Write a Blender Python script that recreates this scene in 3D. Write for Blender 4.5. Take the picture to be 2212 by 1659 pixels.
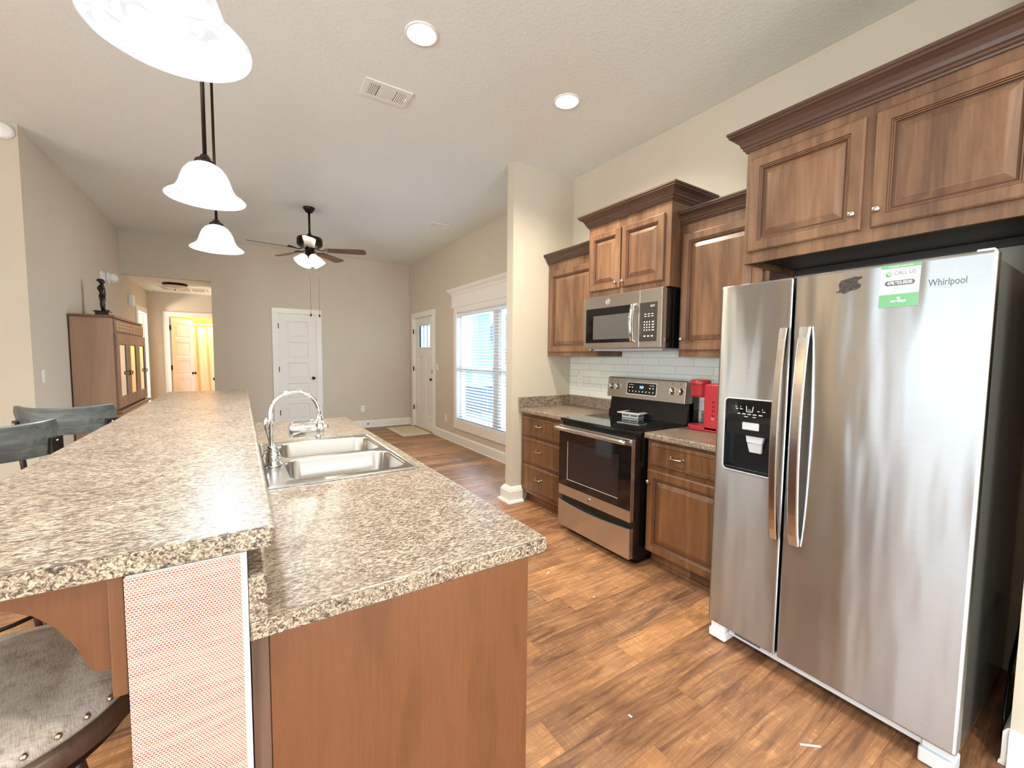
import bpy, bmesh, math, random
from mathutils import Vector, Matrix
random.seed(7)
R = math.radians
SC = bpy.context.scene
COL = SC.collection
for o in list(bpy.data.objects):
    bpy.data.objects.remove(o)

# ---------------------------------------------------------------- camera
F_PX, YAW, PITCH, ROLL, CAM_H = 905.0, 32.95, 3.77, 0.54, 1.41
cy_, cp_, cr_ = R(YAW), R(PITCH), R(ROLL)
fw = Vector((math.sin(cy_)*math.cos(cp_), math.cos(cy_)*math.cos(cp_), -math.sin(cp_)))
rt = Vector((math.cos(cy_), -math.sin(cy_), 0))
up = rt.cross(fw)
rt2 = rt*math.cos(cr_) + up*math.sin(cr_)
up2 = -rt*math.sin(cr_) + up*math.cos(cr_)
cam_d = bpy.data.cameras.new('camera')
cam = bpy.data.objects.new('camera', cam_d)
COL.objects.link(cam)
cam_d.sensor_width = 36
cam_d.lens = F_PX/2212*36
cam_d.clip_start = 0.02
m = Matrix((rt2, up2, -fw)).transposed().to_4x4()
m.translation = Vector((0, 0, CAM_H))
cam.matrix_world = m
SC.camera = cam

# ---------------------------------------------------------------- view, world, daylight
SC.view_settings.view_transform = 'Standard'
SC.view_settings.look = 'None'
SC.view_settings.exposure = 0.88
SC.view_settings.gamma = 1
SC.view_settings.use_curve_mapping = False
try:
    SC.cycles.use_denoising = True
    SC.cycles.max_bounces = 8
    SC.cycles.diffuse_bounces = 5
    SC.cycles.glossy_bounces = 4
    SC.cycles.sample_clamp_indirect = 6
    SC.cycles.caustics_reflective = False
    SC.cycles.caustics_refractive = False
except Exception:
    pass
W = bpy.data.worlds.new('sky')
SC.world = W
W.use_nodes = True
wb = W.node_tree.nodes['Background']
wb.inputs[0].default_value = (0.48, 0.74, 1.0, 1)
wb.inputs[1].default_value = 2.2

def area(name, loc, rot, sx, sy, power, col, spread=180):
    l = bpy.data.lights.new(name, 'AREA')
    l.shape = 'RECTANGLE'; l.size = sx; l.size_y = sy; l.energy = power; l.color = col
    l.spread = R(spread)
    o = bpy.data.objects.new(name, l)
    COL.objects.link(o); o.location = loc; o.rotation_euler = rot
    return o
# daylight coming in through the front window and added, unseen side and back windows (each lamp stands just outside its glass)
DAY = (0.86, 0.94, 1.0)
area('daylight_front_window', (3.10, 4.93, 1.25), (0, R(90), 0), 1.65, 2.2, 48, (0.66, 0.84, 1.0))
area('daylight_unseen_dining_window', (-4.75, 1.55, 1.35), (0, R(-90), 0), 1.7, 1.25, 24, DAY)
area('daylight_added_side_window', (-4.75, -1.9, 1.35), (0, R(-90), 0), 1.7, 1.8, 190, DAY)  # added to brighten the left wall, clear of the refrigerator's reflection
area('daylight_unseen_patio_door', (0.9, -3.35, 1.1), (R(90), 0, 0), 1.7, 2.0, 60, DAY)

# ---------------------------------------------------------------- helpers
def srgb(r, g, b):
    f = lambda c: (c/255/12.92) if c/255 <= 0.04045 else ((c/255+0.055)/1.055)**2.4
    return (f(r), f(g), f(b), 1)

WORLDPOS = {}
class B:
    """collects shapes, builds ONE mesh object"""
    def __init__(s):
        s.bm = bmesh.new()
    def _merge(s, t, mi=0):
        for f in t.faces: f.material_index = mi
        me = bpy.data.meshes.new('tmp'); t.to_mesh(me); t.free()
        s.bm.from_mesh(me); bpy.data.meshes.remove(me)
        return s
    def box(s, x0, x1, y0, y1, z0, z1, bev=0, seg=2, mi=0, rot=None, piv=None):
        t = bmesh.new()
        bmesh.ops.create_cube(t, size=1)
        for v in t.verts:
            v.co = Vector(((x0+x1)/2+v.co.x*(x1-x0), (y0+y1)/2+v.co.y*(y1-y0), (z0+z1)/2+v.co.z*(z1-z0)))
        if bev > 0:
            bmesh.ops.bevel(t, geom=t.edges[:], offset=bev, segments=seg, profile=0.5, affect='EDGES')
        if rot is not None:
            p = Vector(piv) if piv is not None else Vector(((x0+x1)/2, (y0+y1)/2, (z0+z1)/2))
            for v in t.verts: v.co = rot @ (v.co-p) + p
        return s._merge(t, mi)
    def prism(s, pts, mp, a, b, bev=0, mi=0):
        """extrude 2D polygon; mp(u,v,w)->xyz; from w=a to w=b"""
        t = bmesh.new()
        lo = [t.verts.new(mp(u, v, a)) for u, v in pts]
        hi = [t.verts.new(mp(u, v, b)) for u, v in pts]
        n = len(pts)
        t.faces.new(lo); t.faces.new(hi[::-1])
        for i in range(n):
            t.faces.new((lo[i], hi[i], hi[(i+1) % n], lo[(i+1) % n]))
        bmesh.ops.recalc_face_normals(t, faces=t.faces[:])
        if bev > 0:
            ed = [e for e in t.edges if len(e.link_faces) == 2 and e.calc_face_angle(0) > 0.5]
            bmesh.ops.bevel(t, geom=ed, offset=bev, segments=2, profile=0.5, affect='EDGES')
        return s._merge(t, mi)
    def cyl(s, p0, p1, r0, r1=None, n=24, mi=0, cap=True):
        if r1 is None: r1 = r0
        p0, p1 = Vector(p0), Vector(p1)
        d = (p1-p0).normalized()
        a = d.orthogonal().normalized(); b = d.cross(a)
        t = bmesh.new()
        A = [t.verts.new(p0+(a*math.cos(i*2*math.pi/n)+b*math.sin(i*2*math.pi/n))*r0) for i in range(n)]
        Bv = [t.verts.new(p1+(a*math.cos(i*2*math.pi/n)+b*math.sin(i*2*math.pi/n))*r1) for i in range(n)]
        for i in range(n):
            f = t.faces.new((A[i], A[(i+1) % n], Bv[(i+1) % n], Bv[i])); f.smooth = True
        if cap:
            t.faces.new(A[::-1]); t.faces.new(Bv)
        return s._merge(t, mi)
    def tube(s, pts, r, n=10, mi=0, cap=True):
        pts = [Vector(p) for p in pts]
        rr = r if isinstance(r, (list, tuple)) else [r]*len(pts)
        t = bmesh.new(); rings = []
        prev = None
        for i, p in enumerate(pts):
            if i == 0: d = pts[1]-p
            elif i == len(pts)-1: d = p-pts[i-1]
            else: d = pts[i+1]-pts[i-1]
            d.normalize()
            if prev is None: a = d.orthogonal().normalized()
            else:
                a = prev - d*prev.dot(d)
                a = a.normalized() if a.length > 1e-6 else d.orthogonal().normalized()
            prev = a; b = d.cross(a)
            rings.append([t.verts.new(p+(a*math.cos(k*2*math.pi/n)+b*math.sin(k*2*math.pi/n))*rr[i]) for k in range(n)])
        for A, C in zip(rings, rings[1:]):
            for k in range(n):
                f = t.faces.new((A[k], A[(k+1) % n], C[(k+1) % n], C[k])); f.smooth = True
        if cap:
            t.faces.new(rings[0][::-1]); t.faces.new(rings[-1])
        return s._merge(t, mi)
    def lathe(s, prof, c=(0, 0, 0), n=40, mi=0, basis=None, a0=0, a1=2*math.pi, smooth=True):
        """prof [(r,z)] revolved about z through c (basis: 3x3 matrix)"""
        t = bmesh.new(); c = Vector(c)
        full = abs(a1-a0-2*math.pi) < 1e-6
        k = n if full else n+1
        M = basis if basis is not None else Matrix.Identity(3)
        rings = []
        for r, z in prof:
            if r < 1e-6:
                rings.append([t.verts.new(c+M@Vector((0, 0, z)))])
            else:
                rings.append([t.verts.new(c+M@Vector((r*math.cos(a0+(a1-a0)*i/n), r*math.sin(a0+(a1-a0)*i/n), z))) for i in range(k)])
        for A, C in zip(rings, rings[1:]):
            for i in range(n):
                j = (i+1) % k
                vs = []
                if len(A) == 1: vs = [A[0], C[j], C[i]]
                elif len(C) == 1: vs = [A[i], A[j], C[0]]
                else: vs = [A[i], A[j], C[j], C[i]]
                if len(A) == 1 and len(C) == 1: continue
                f = t.faces.new(vs); f.smooth = smooth
        bmesh.ops.recalc_face_normals(t, faces=t.faces[:])
        return s._merge(t, mi)
    def ball(s, c, r, n=16, sc=(1, 1, 1), mi=0):
        t = bmesh.new()
        bmesh.ops.create_uvsphere(t, u_segments=n, v_segments=max(6, n//2), radius=r)
        for v in t.verts: v.co = Vector((v.co.x*sc[0], v.co.y*sc[1], v.co.z*sc[2]))+Vector(c)
        for f in t.faces: f.smooth = True
        return s._merge(t, mi)
    def rings(s, fr, u0, u1, v0, v1, rg, glaze=(), close=True):
        """nested rectangles: rg [(inset, height)]; fr = (origin,u,v,n); glaze: ring intervals with material 1"""
        o, u, v, n = [Vector(q) for q in fr]
        t = bmesh.new(); rs = []
        for ins, h in rg:
            rs.append([t.verts.new(o+u*a+v*b+n*h) for a, b in ((u0+ins, v0+ins), (u1-ins, v0+ins), (u1-ins, v1-ins), (u0+ins, v1-ins))])
        gl = []
        for i, (A, C) in enumerate(zip(rs, rs[1:])):
            for k in range(4):
                f = t.faces.new((A[k], A[(k+1) % 4], C[(k+1) % 4], C[k]))
                if i in glaze: gl.append(f)
        if close: t.faces.new(rs[-1])
        bmesh.ops.recalc_face_normals(t, faces=t.faces[:])
        for f in t.faces: f.material_index = 0
        for f in gl: f.material_index = 1
        me = bpy.data.meshes.new('tmp'); t.to_mesh(me); t.free()
        s.bm.from_mesh(me); bpy.data.meshes.remove(me)
        return s
    def sweep(s, path, prof, mi=0, closed=False, smooth=False):
        """path [(x,y)], prof [(out,z)] out = to the right-hand side of travel; mitred"""
        t = bmesh.new(); n = len(path); rr = []
        P = [Vector((p[0], p[1])) for p in path]
        for i in range(n):
            def nrm(a, b):
                d = (b-a).normalized(); return Vector((d.y, -d.x))
            if closed: n0, n1 = nrm(P[i-1], P[i]), nrm(P[i], P[(i+1) % n])
            else:
                n1 = nrm(P[i], P[i+1]) if i < n-1 else nrm(P[i-1], P[i])
                n0 = nrm(P[i-1], P[i]) if i > 0 else n1
            mm = (n0+n1); mm = mm/(mm.dot(n1)) if mm.length > 1e-6 else n1
            rr.append([t.verts.new((P[i].x+mm.x*a, P[i].y+mm.y*a, z)) for a, z in prof])
        seq = list(zip(rr, rr[1:])) + ([(rr[-1], rr[0])] if closed else [])
        for A, C in seq:
            for k in range(len(prof)-1):
                f = t.faces.new((A[k], A[k+1], C[k+1], C[k])); f.smooth = smooth
        if not closed:
            t.faces.new(rr[0]); t.faces.new(rr[-1][::-1])
            for A, C in [(rr[0], rr[-1])]: pass
        # close the back
        for A, C in seq:
            t.faces.new((A[-1], A[0], C[0], C[-1]))
        bmesh.ops.recalc_face_normals(t, faces=t.faces[:])
        return s._merge(t, mi)
    def done(s, name, mats, parent=None, loc=None, cut=None):
        me = bpy.data.meshes.new(name)
        s.bm.to_mesh(me); s.bm.free()
        o = bpy.data.objects.new(name, me)
        if not isinstance(mats, (list, tuple)): mats = [mats]
        for mm in mats: me.materials.append(mm)
        COL.objects.link(o)
        if cut is not None:
            boolean(o, cut)
            me = o.data
        base = WORLDPOS[parent.name] if parent is not None else Vector(loc if loc is not None else (0, 0, 0))
        me.transform(Matrix.Translation(-base))
        if parent is not None: o.parent = parent
        else: o.location = base
        WORLDPOS[o.name] = base
        return o

def boolean(o, cutters):
    for cb in cutters:
        me = bpy.data.meshes.new('cut'); cb.bm.to_mesh(me); cb.bm.free()
        c = bpy.data.objects.new('cut', me); COL.objects.link(c)
        md = o.modifiers.new('b', 'BOOLEAN'); md.operation = 'DIFFERENCE'; md.object = c; md.solver = 'EXACT'
        dg = bpy.context.evaluated_depsgraph_get()
        nm = bpy.data.meshes.new_from_object(o.evaluated_get(dg))
        o.modifiers.clear()
        old = o.data; nm2 = old.name
        mats = [q for q in old.materials]
        o.data = nm; bpy.data.meshes.remove(old); nm.name = nm2
        if len(nm.materials) == 0:
            for q in mats: nm.materials.append(q)
        bpy.data.objects.remove(c); bpy.data.meshes.remove(me)

def tag(o, label=None, cat=None, group=None, kind=None):
    if label: o['label'] = label
    if cat: o['category'] = cat
    if group: o['group'] = group
    if kind: o['kind'] = kind
    return o
def thing(name, loc, label, cat, group=None):
    o = bpy.data.objects.new(name, None); COL.objects.link(o)
    o.empty_display_size = 0.1
    o.location = loc; WORLDPOS[o.name] = Vector(loc)
    return tag(o, label, cat, group)
def struct(o): o['kind'] = 'structure'; return o
def copy_tree(o, parent=None):
    c = o.copy(); COL.objects.link(c)
    if parent is not None:
        c.parent = parent
    for ch in list(o.children): copy_tree(ch, c)
    return c
def text(name, s, size, fr, mat, parent, ext=0.0006, align='CENTER', sx=1.0, label=None, bold=0.0):
    """fr = (position, right, up)"""
    cu = bpy.data.curves.new('t', 'FONT'); cu.body = s; cu.size = size; cu.extrude = ext; cu.offset = bold
    cu.align_x = align; cu.align_y = 'CENTER'
    to = bpy.data.objects.new('t', cu); COL.objects.link(to)
    dg = bpy.context.evaluated_depsgraph_get()
    me = bpy.data.meshes.new_from_object(to.evaluated_get(dg))
    bpy.data.objects.remove(to); bpy.data.curves.remove(cu)
    p, u, v = [Vector(q) for q in fr]
    n = u.cross(v)
    M = Matrix((u*sx, v, n)).transposed().to_4x4(); M.translation = p
    me.transform(M)
    o = bpy.data.objects.new(name, me); me.name = name
    me.materials.clear(); me.materials.append(mat)
    COL.objects.link(o)
    base = WORLDPOS[parent.name]
    me.transform(Matrix.Translation(-base)); o.parent = parent; WORLDPOS[o.name] = base
    if label: o['label'] = label
    return o

# ---------------------------------------------------------------- materials
def new_mat(name):
    mt = bpy.data.materials.new(name); mt.use_nodes = True
    nt = mt.node_tree; bs = nt.nodes['Principled BSDF']
    return mt, nt, bs
def N(nt, typ, **kw):
    n = nt.nodes.new(typ)
    for k, v in kw.items():
        if k in ('inp',):
            for a, b in v.items(): n.inputs[a].default_value = b
        else: setattr(n, k, v)
    return n
def ramp(nt, stops, fac, interp='LINEAR'):
    r = nt.nodes.new('ShaderNodeValToRGB'); cr = r.color_ramp; cr.interpolation = interp
    while len(cr.elements) < len(stops): cr.elements.new(0.5)
    for e, (p, c) in zip(cr.elements, stops): e.position = p; e.color = c
    nt.links.new(fac, r.inputs[0]); return r.outputs[0]
def coords(nt, scale=(1, 1, 1), kind='Object', loc=(0, 0, 0), rot=(0, 0, 0)):
    tc = nt.nodes.new('ShaderNodeTexCoord'); mp = nt.nodes.new('ShaderNodeMapping')
    mp.inputs['Scale'].default_value = scale; mp.inputs['Location'].default_value = loc
    mp.inputs['Rotation'].default_value = rot
    nt.links.new(tc.outputs[kind], mp.inputs[0]); return mp.outputs[0]
def noise(nt, vec, scale, detail=4, rough=0.5, dist=0.0, out='Fac'):
    n = nt.nodes.new('ShaderNodeTexNoise')
    n.inputs['Scale'].default_value = scale; n.inputs['Detail'].default_value = detail
    n.inputs['Roughness'].default_value = rough; n.inputs['Distortion'].default_value = dist
    if vec is not None: nt.links.new(vec, n.inputs['Vector'])
    return n.outputs[out]
def mix(nt, fac, a, b, mode='MIX'):
    m_ = nt.nodes.new('ShaderNodeMix'); m_.data_type = 'RGBA'; m_.blend_type = mode
    for sock, val in ((0, fac), (6, a), (7, b)):
        if hasattr(val, 'is_output') or isinstance(val, bpy.types.NodeSocket): nt.links.new(val, m_.inputs[sock])
        else: m_.inputs[sock].default_value = val
    return m_.outputs[2]
def math_(nt, op, a, b=None):
    n = nt.nodes.new('ShaderNodeMath'); n.operation = op
    for i, val in enumerate((a, b)):
        if val is None: continue
        if isinstance(val, bpy.types.NodeSocket): nt.links.new(val, n.inputs[i])
        else: n.inputs[i].default_value = val
    return n.outputs[0]
def bump(nt, bs, h, strength=0.2, dist=0.01):
    b = nt.nodes.new('ShaderNodeBump'); b.inputs['Strength'].default_value = strength
    b.inputs['Distance'].default_value = dist
    nt.links.new(h, b.inputs['Height']); nt.links.new(b.outputs[0], bs.inputs['Normal'])
def plain(name, col, rough=0.5, metal=0.0, coat=0.0, spec=None, nscale=0, namp=0.0, bmp=0.0, emit=None, estr=0):
    mt, nt, bs = new_mat(name)
    bs.inputs['Roughness'].default_value = rough; bs.inputs['Metallic'].default_value = metal
    if coat: bs.inputs['Coat Weight'].default_value = coat; bs.inputs['Coat Roughness'].default_value = 0.08
    if spec is not None: bs.inputs['Specular IOR Level'].default_value = spec
    if nscale:
        v = coords(nt); f = noise(nt, v, nscale, 5)
        d = tuple(max(0, c*(1-namp)) for c in col[:3])+(1,); l = tuple(min(1, c*(1+namp)) for c in col[:3])+(1,)
        nt.links.new(ramp(nt, [(0.3, d), (0.7, l)], f), bs.inputs['Base Color'])
        if bmp: bump(nt, bs, f, bmp, 0.002)
    else: bs.inputs['Base Color'].default_value = col
    if emit: bs.inputs['Emission Color'].default_value = emit; bs.inputs['Emission Strength'].default_value = estr
    return mt
def wood(name, c0, c1, c2, axis='z', rough=0.38, coat=0.15, scale=1.0):
    mt, nt, bs = new_mat(name)
    st = {'z': (9, 9, 0.9), 'x': (0.9, 9, 9), 'y': (9, 0.9, 9)}[axis]
    st = tuple(q*scale for q in st)
    v = coords(nt, st); g = noise(nt, v, 1.6, 8, 0.62, 0.8)
    st2 = {'z': (3, 3, 0.7), 'x': (0.7, 3, 3), 'y': (3, 0.7, 3)}[axis]
    v2 = coords(nt, tuple(q*scale for q in st2)); g2 = noise(nt, v2, 1.3, 3, 0.5, 0.4)
    st3 = {'z': (120, 120, 4), 'x': (4, 120, 120), 'y': (120, 4, 120)}[axis]
    v3 = coords(nt, st3); g3 = noise(nt, v3, 1.0, 2, 0.6)
    a = ramp(nt, [(0.34, c0), (0.5, c1), (0.66, c2)], g)
    b = ramp(nt, [(0.36, c0), (0.52, c1), (0.68, c2)], g2)
    c = mix(nt, 0.5, a, b)
    fine = ramp(nt, [(0.35, (0.72, 0.70, 0.68, 1)), (0.6, (1, 1, 1, 1))], g3)
    nt.links.new(mix(nt, 0.25, c, fine, 'MULTIPLY'), bs.inputs['Base Color'])
    bs.inputs['Roughness'].default_value = rough
    bs.inputs['Coat Weight'].default_value = coat; bs.inputs['Coat Roughness'].default_value = 0.25
    bump(nt, bs, g3, 0.06, 0.001)
    return mt
def steel(name, col=(0.60, 0.60, 0.59, 1), rough=0.26, axis='z', warp=0.0, aniso=0.75):
    """brushed stainless: fine scratches run horizontally so highlights stretch upright"""
    mt, nt, bs = new_mat(name)
    bs.inputs['Metallic'].default_value = 1; bs.inputs['Roughness'].default_value = rough
    v = coords(nt, {'z': (2, 2, 700), 'x': (700, 2, 2), 'y': (2, 700, 2)}[axis])
    f = noise(nt, v, 1.0, 3, 0.6)
    d = tuple(c*0.93 for c in col[:3])+(1,)
    nt.links.new(ramp(nt, [(0.3, d), (0.7, col)], f), bs.inputs['Base Color'])
    bs.inputs['Anisotropic'].default_value = aniso; bs.inputs['Anisotropic Rotation'].default_value = 0.25
    tg = nt.nodes.new('ShaderNodeTangent'); tg.direction_type = 'RADIAL'; tg.axis = 'Z'
    nt.links.new(tg.outputs[0], bs.inputs['Tangent'])
    if warp:
        v2 = coords(nt, (8.5, 8.5, 1.6)); f2 = noise(nt, v2, 1.0, 1.5, 0.4)
        bump(nt, bs, f2, 1.0, warp)
    return mt

WALL = srgb(205, 195, 176)
def wall_mat(name, col):
    mt, nt, bs = new_mat(name)
    bs.inputs['Roughness'].default_value = 0.75
    v = coords(nt); f = noise(nt, v, 160, 3); g = noise(nt, v, 1.2, 2)
    l = tuple(min(1, c*1.02) for c in col[:3])+(1,); d = tuple(c*0.98 for c in col[:3])+(1,)
    nt.links.new(ramp(nt, [(0.3, d), (0.7, l)], g), bs.inputs['Base Color'])
    bump(nt, bs, f, 0.08, 0.002)
    return mt
m_wall = wall_mat('greige_paint', WALL)
m_bathwall = wall_mat('bathroom_paint', srgb(222, 190, 140))
def ceil_mat():
    mt, nt, bs = new_mat('ceiling_texture')
    bs.inputs['Roughness'].default_value = 0.85
    bs.inputs['Base Color'].default_value = srgb(230, 236, 231)
    v = coords(nt); f = noise(nt, v, 45, 5, 0.6)
    h = ramp(nt, [(0.45, (0, 0, 0, 1)), (0.62, (1, 1, 1, 1))], f)
    bump(nt, bs, h, 0.35, 0.002)
    return mt
m_ceil = ceil_mat()
m_trim = plain('trim_white', srgb(236, 233, 224), 0.35, nscale=3, namp=0.015)
m_door = plain('door_white', srgb(232, 229, 220), 0.38, nscale=2, namp=0.015)

def floor_mat():
    mt, nt, bs = new_mat('plank_floor')
    tc = nt.nodes.new('ShaderNodeTexCoord'); sp = nt.nodes.new('ShaderNodeSeparateXYZ')
    nt.links.new(tc.outputs['Object'], sp.inputs[0])
    X, Y = sp.outputs[0], sp.outputs[1]
    yy = math_(nt, 'DIVIDE', Y, 0.153); row = math_(nt, 'FLOOR', yy); fy = math_(nt, 'FRACT', yy)
    wn = nt.nodes.new('ShaderNodeTexWhiteNoise'); wn.noise_dimensions = '1D'; nt.links.new(row, wn.inputs['W'])
    off = math_(nt, 'MULTIPLY', wn.outputs['Value'], 7.3)
    xx = math_(nt, 'ADD', math_(nt, 'DIVIDE', X, 1.22), off)
    colm = math_(nt, 'FLOOR', xx); fx = math_(nt, 'FRACT', xx)
    idc = nt.nodes.new('ShaderNodeCombineXYZ'); nt.links.new(row, idc.inputs[0]); nt.links.new(colm, idc.inputs[1])
    w2 = nt.nodes.new('ShaderNodeTexWhiteNoise'); w2.noise_dimensions = '3D'; nt.links.new(idc.outputs[0], w2.inputs['Vector'])
    rv = w2.outputs['Value']
    # per-plank shifted grain coordinates
    zc = math_(nt, 'MULTIPLY', rv, 40.0)
    def vec(sx, sy):
        c = nt.nodes.new('ShaderNodeCombineXYZ')
        nt.links.new(math_(nt, 'MULTIPLY', X, sx), c.inputs[0]); nt.links.new(math_(nt, 'MULTIPLY', Y, sy), c.inputs[1])
        nt.links.new(zc, c.inputs[2]); return c.outputs[0]
    g1 = noise(nt, vec(1.3, 11), 1.7, 12, 0.72, 1.3)
    g2 = noise(nt, vec(2.2, 70), 1.0, 6, 0.7, 0.3)
    g3 = noise(nt, vec(60, 5), 1.0, 4, 0.6)
    g4 = noise(nt, vec(2.2, 5), 1.0, 5, 0.6, 0.8)
    ca = ramp(nt, [(0.33, srgb(80, 54, 38)), (0.43, srgb(138, 96, 66)), (0.53, srgb(186, 136, 94)), (0.68, srgb(214, 166, 120))], g1)
    base = ramp(nt, [(0.0, srgb(134, 98, 74)), (0.25, srgb(202, 148, 99)), (0.42, srgb(122, 97, 81)), (0.54, srgb(190, 140, 99)), (0.70, srgb(148, 108, 81)), (0.84, srgb(206, 152, 102))], rv, 'CONSTANT')
    c = mix(nt, 0.55, base, ca)
    blot = ramp(nt, [(0.38, (0.70, 0.66, 0.64, 1)), (0.60, (1.05, 1.05, 1.05, 1))], g4)
    c = mix(nt, 0.75, c, blot, 'MULTIPLY')
    fine = ramp(nt, [(0.38, (0.70, 0.66, 0.62, 1)), (0.55, (1.04, 1.04, 1.04, 1))], g2)
    c = mix(nt, 0.6, c, fine, 'MULTIPLY')
    # saw marks across the grain on some planks
    saw = ramp(nt, [(0.50, (.88, .86, .84, 1)), (0.60, (1.32, 1.26, 1.16, 1))], g3)
    sawm = math_(nt, 'MULTIPLY', ramp(nt, [(0.48, (0, 0, 0, 1)), (0.6, (1, 1, 1, 1))], g1), 0.7)
    c = mix(nt, sawm, c, mix(nt, 1.0, c, saw, 'MULTIPLY'))
    # seams
    ey = math_(nt, 'MINIMUM', fy, math_(nt, 'SUBTRACT', 1.0, fy))
    ex = math_(nt, 'MINIMUM', fx, math_(nt, 'SUBTRACT', 1.0, fx))
    sy = math_(nt, 'LESS_THAN', ey, 0.008); sx = math_(nt, 'LESS_THAN', ex, 0.0010)
    seam = math_(nt, 'MAXIMUM', sx, sy)
    c = mix(nt, math_(nt, 'MULTIPLY', seam, 0.45), c, srgb(80, 52, 36))
    nt.links.new(c, bs.inputs['Base Color'])
    bs.inputs['Roughness'].default_value = 0.42
    bump(nt, bs, g2, 0.12, 0.001)
    return mt
m_floor = floor_mat()

def counter_mat():
    mt, nt, bs = new_mat('laminate_counter')
    v = coords(nt, (1, 1, 1)); v2 = coords(nt, (0.55, 1.25, 1.25))
    a = noise(nt, v2, 125, 9, 0.75, 0.9)
    b = noise(nt, v, 9, 5, 0.6, 0.8)
    d = noise(nt, v2, 48, 7, 0.75, 0.9)
    ca = ramp(nt, [(0.42, srgb(58, 49, 43)), (0.475, srgb(102, 87, 76)), (0.51, srgb(156, 139, 121)), (0.55, srgb(203, 187, 164)), (0.66, srgb(218, 203, 182))], a)
    cb = ramp(nt, [(0.40, srgb(84, 72, 64)), (0.50, srgb(140, 124, 110)), (0.60, srgb(190, 174, 151))], d)
    c = mix(nt, 0.30, ca, cb)
    tone = ramp(nt, [(0.38, (0.72, 0.68, 0.67, 1)), (0.62, (1.0, 1.0, 1.0, 1))], b)
    c = mix(nt, 0.8, c, tone, 'MULTIPLY')
    nt.links.new(c, bs.inputs['Base Color'])
    bs.inputs['Roughness'].default_value = 0.30
    bump(nt, bs, a, 0.2, 0.001)
    return mt
m_counter = counter_mat()
def edge_mat():
    """same laminate where its chips show large on the cut ends"""
    mt, nt, bs = new_mat('laminate_counter_edge')
    v = coords(nt)
    a = noise(nt, v, 150, 9, 0.72, 1.0); b = noise(nt, v, 40, 5, 0.65, 0.6)
    ca = ramp(nt, [(0.38, srgb(58, 50, 46)), (0.46, srgb(116, 100, 86)), (0.52, srgb(176, 158, 134)), (0.62, srgb(220, 206, 182))], a)
    vo = nt.nodes.new('ShaderNodeTexVoronoi'); vo.inputs['Scale'].default_value = 110; nt.links.new(v, vo.inputs['Vector'])
    blk = ramp(nt, [(0.40, (1, 1, 1, 1)), (0.45, (0, 0, 0, 1))], b)
    sp = math_(nt, 'MULTIPLY', blk, math_(nt, 'LESS_THAN', vo.outputs['Distance'], 0.55))
    c = mix(nt, math_(nt, 'MULTIPLY', sp, 0.85), ca, srgb(50, 42, 40))
    nt.links.new(c, bs.inputs['Base Color']); bs.inputs['Roughness'].default_value = 0.32
    return mt
m_edge = edge_mat()

def weave_mat():
    mt, nt, bs = new_mat('woven_wallcovering')
    tc = nt.nodes.new('ShaderNodeTexCoord'); sp = nt.nodes.new('ShaderNodeSeparateXYZ'); nt.links.new(tc.outputs['Object'], sp.inputs[0])
    cb = nt.nodes.new('ShaderNodeCombineXYZ'); nt.links.new(sp.outputs[0], cb.inputs[0]); nt.links.new(sp.outputs[2], cb.inputs[1])
    br = nt.nodes.new('ShaderNodeTexBrick'); nt.links.new(cb.outputs[0], br.inputs['Vector'])
    br.inputs['Scale'].default_value = 1; br.inputs['Mortar Size'].default_value = 0.0008
    br.inputs['Brick Width'].default_value = 0.0052; br.inputs['Row Height'].default_value = 0.0040
    br.inputs['Mortar Smooth'].default_value = 0.3; br.offset = 0.5
    br.inputs['Color1'].default_value = srgb(172, 80, 66); br.inputs['Color2'].default_value = srgb(160, 96, 80)
    br.inputs['Mortar'].default_value = srgb(232, 218, 194)
    v = coords(nt, (6, 1, 90)); g = noise(nt, v, 1, 4, 0.6)
    c = mix(nt, ramp(nt, [(0.42, (0, 0, 0, 1)), (0.66, (1, 1, 1, 1))], g), br.outputs['Color'], srgb(226, 196, 170))
    c2 = mix(nt, 0.35, br.outputs['Color'], c)
    nt.links.new(c2, bs.inputs['Base Color']); bs.inputs['Roughness'].default_value = 0.8
    bump(nt, bs, br.outputs['Fac'], -0.3, 0.001)
    return mt
m_weave = weave_mat()

def tile_mat():
    mt, nt, bs = new_mat('subway_tile')
    tc = nt.nodes.new('ShaderNodeTexCoord'); sp = nt.nodes.new('ShaderNodeSeparateXYZ'); nt.links.new(tc.outputs['Object'], sp.inputs[0])
    cb = nt.nodes.new('ShaderNodeCombineXYZ'); nt.links.new(math_(nt, 'ADD', sp.outputs[1], 0.17), cb.inputs[0]); nt.links.new(math_(nt, 'SUBTRACT', sp.outputs[2], 1.017-0.065*3), cb.inputs[1])
    br = nt.nodes.new('ShaderNodeTexBrick'); nt.links.new(cb.outputs[0], br.inputs['Vector'])
    br.inputs['Scale'].default_value = 1; br.inputs['Mortar Size'].default_value = 0.0016
    br.inputs['Brick Width'].default_value = 0.322; br.inputs['Row Height'].default_value = 0.0655
    br.inputs['Mortar Smooth'].default_value = 0.4; br.offset = 0.5
    br.inputs['Color1'].default_value = srgb(234, 236, 228); br.inputs['Color2'].default_value = srgb(227, 230, 222)
    br.inputs['Mortar'].default_value = srgb(176, 178, 166)
    nt.links.new(br.outputs['Color'], bs.inputs['Base Color'])
    bs.inputs['Roughness'].default_value = 0.09
    w = noise(nt, coords(nt, (1, 7, 16)), 1.0, 3, 0.5, 0.5)
    hh = math_(nt, 'SUBTRACT', math_(nt, 'MULTIPLY', w, 0.5), math_(nt, 'MULTIPLY', br.outputs['Fac'], 0.5))
    bump(nt, bs, hh, 0.8, 0.004)
    return mt
m_tile = tile_mat()

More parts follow.
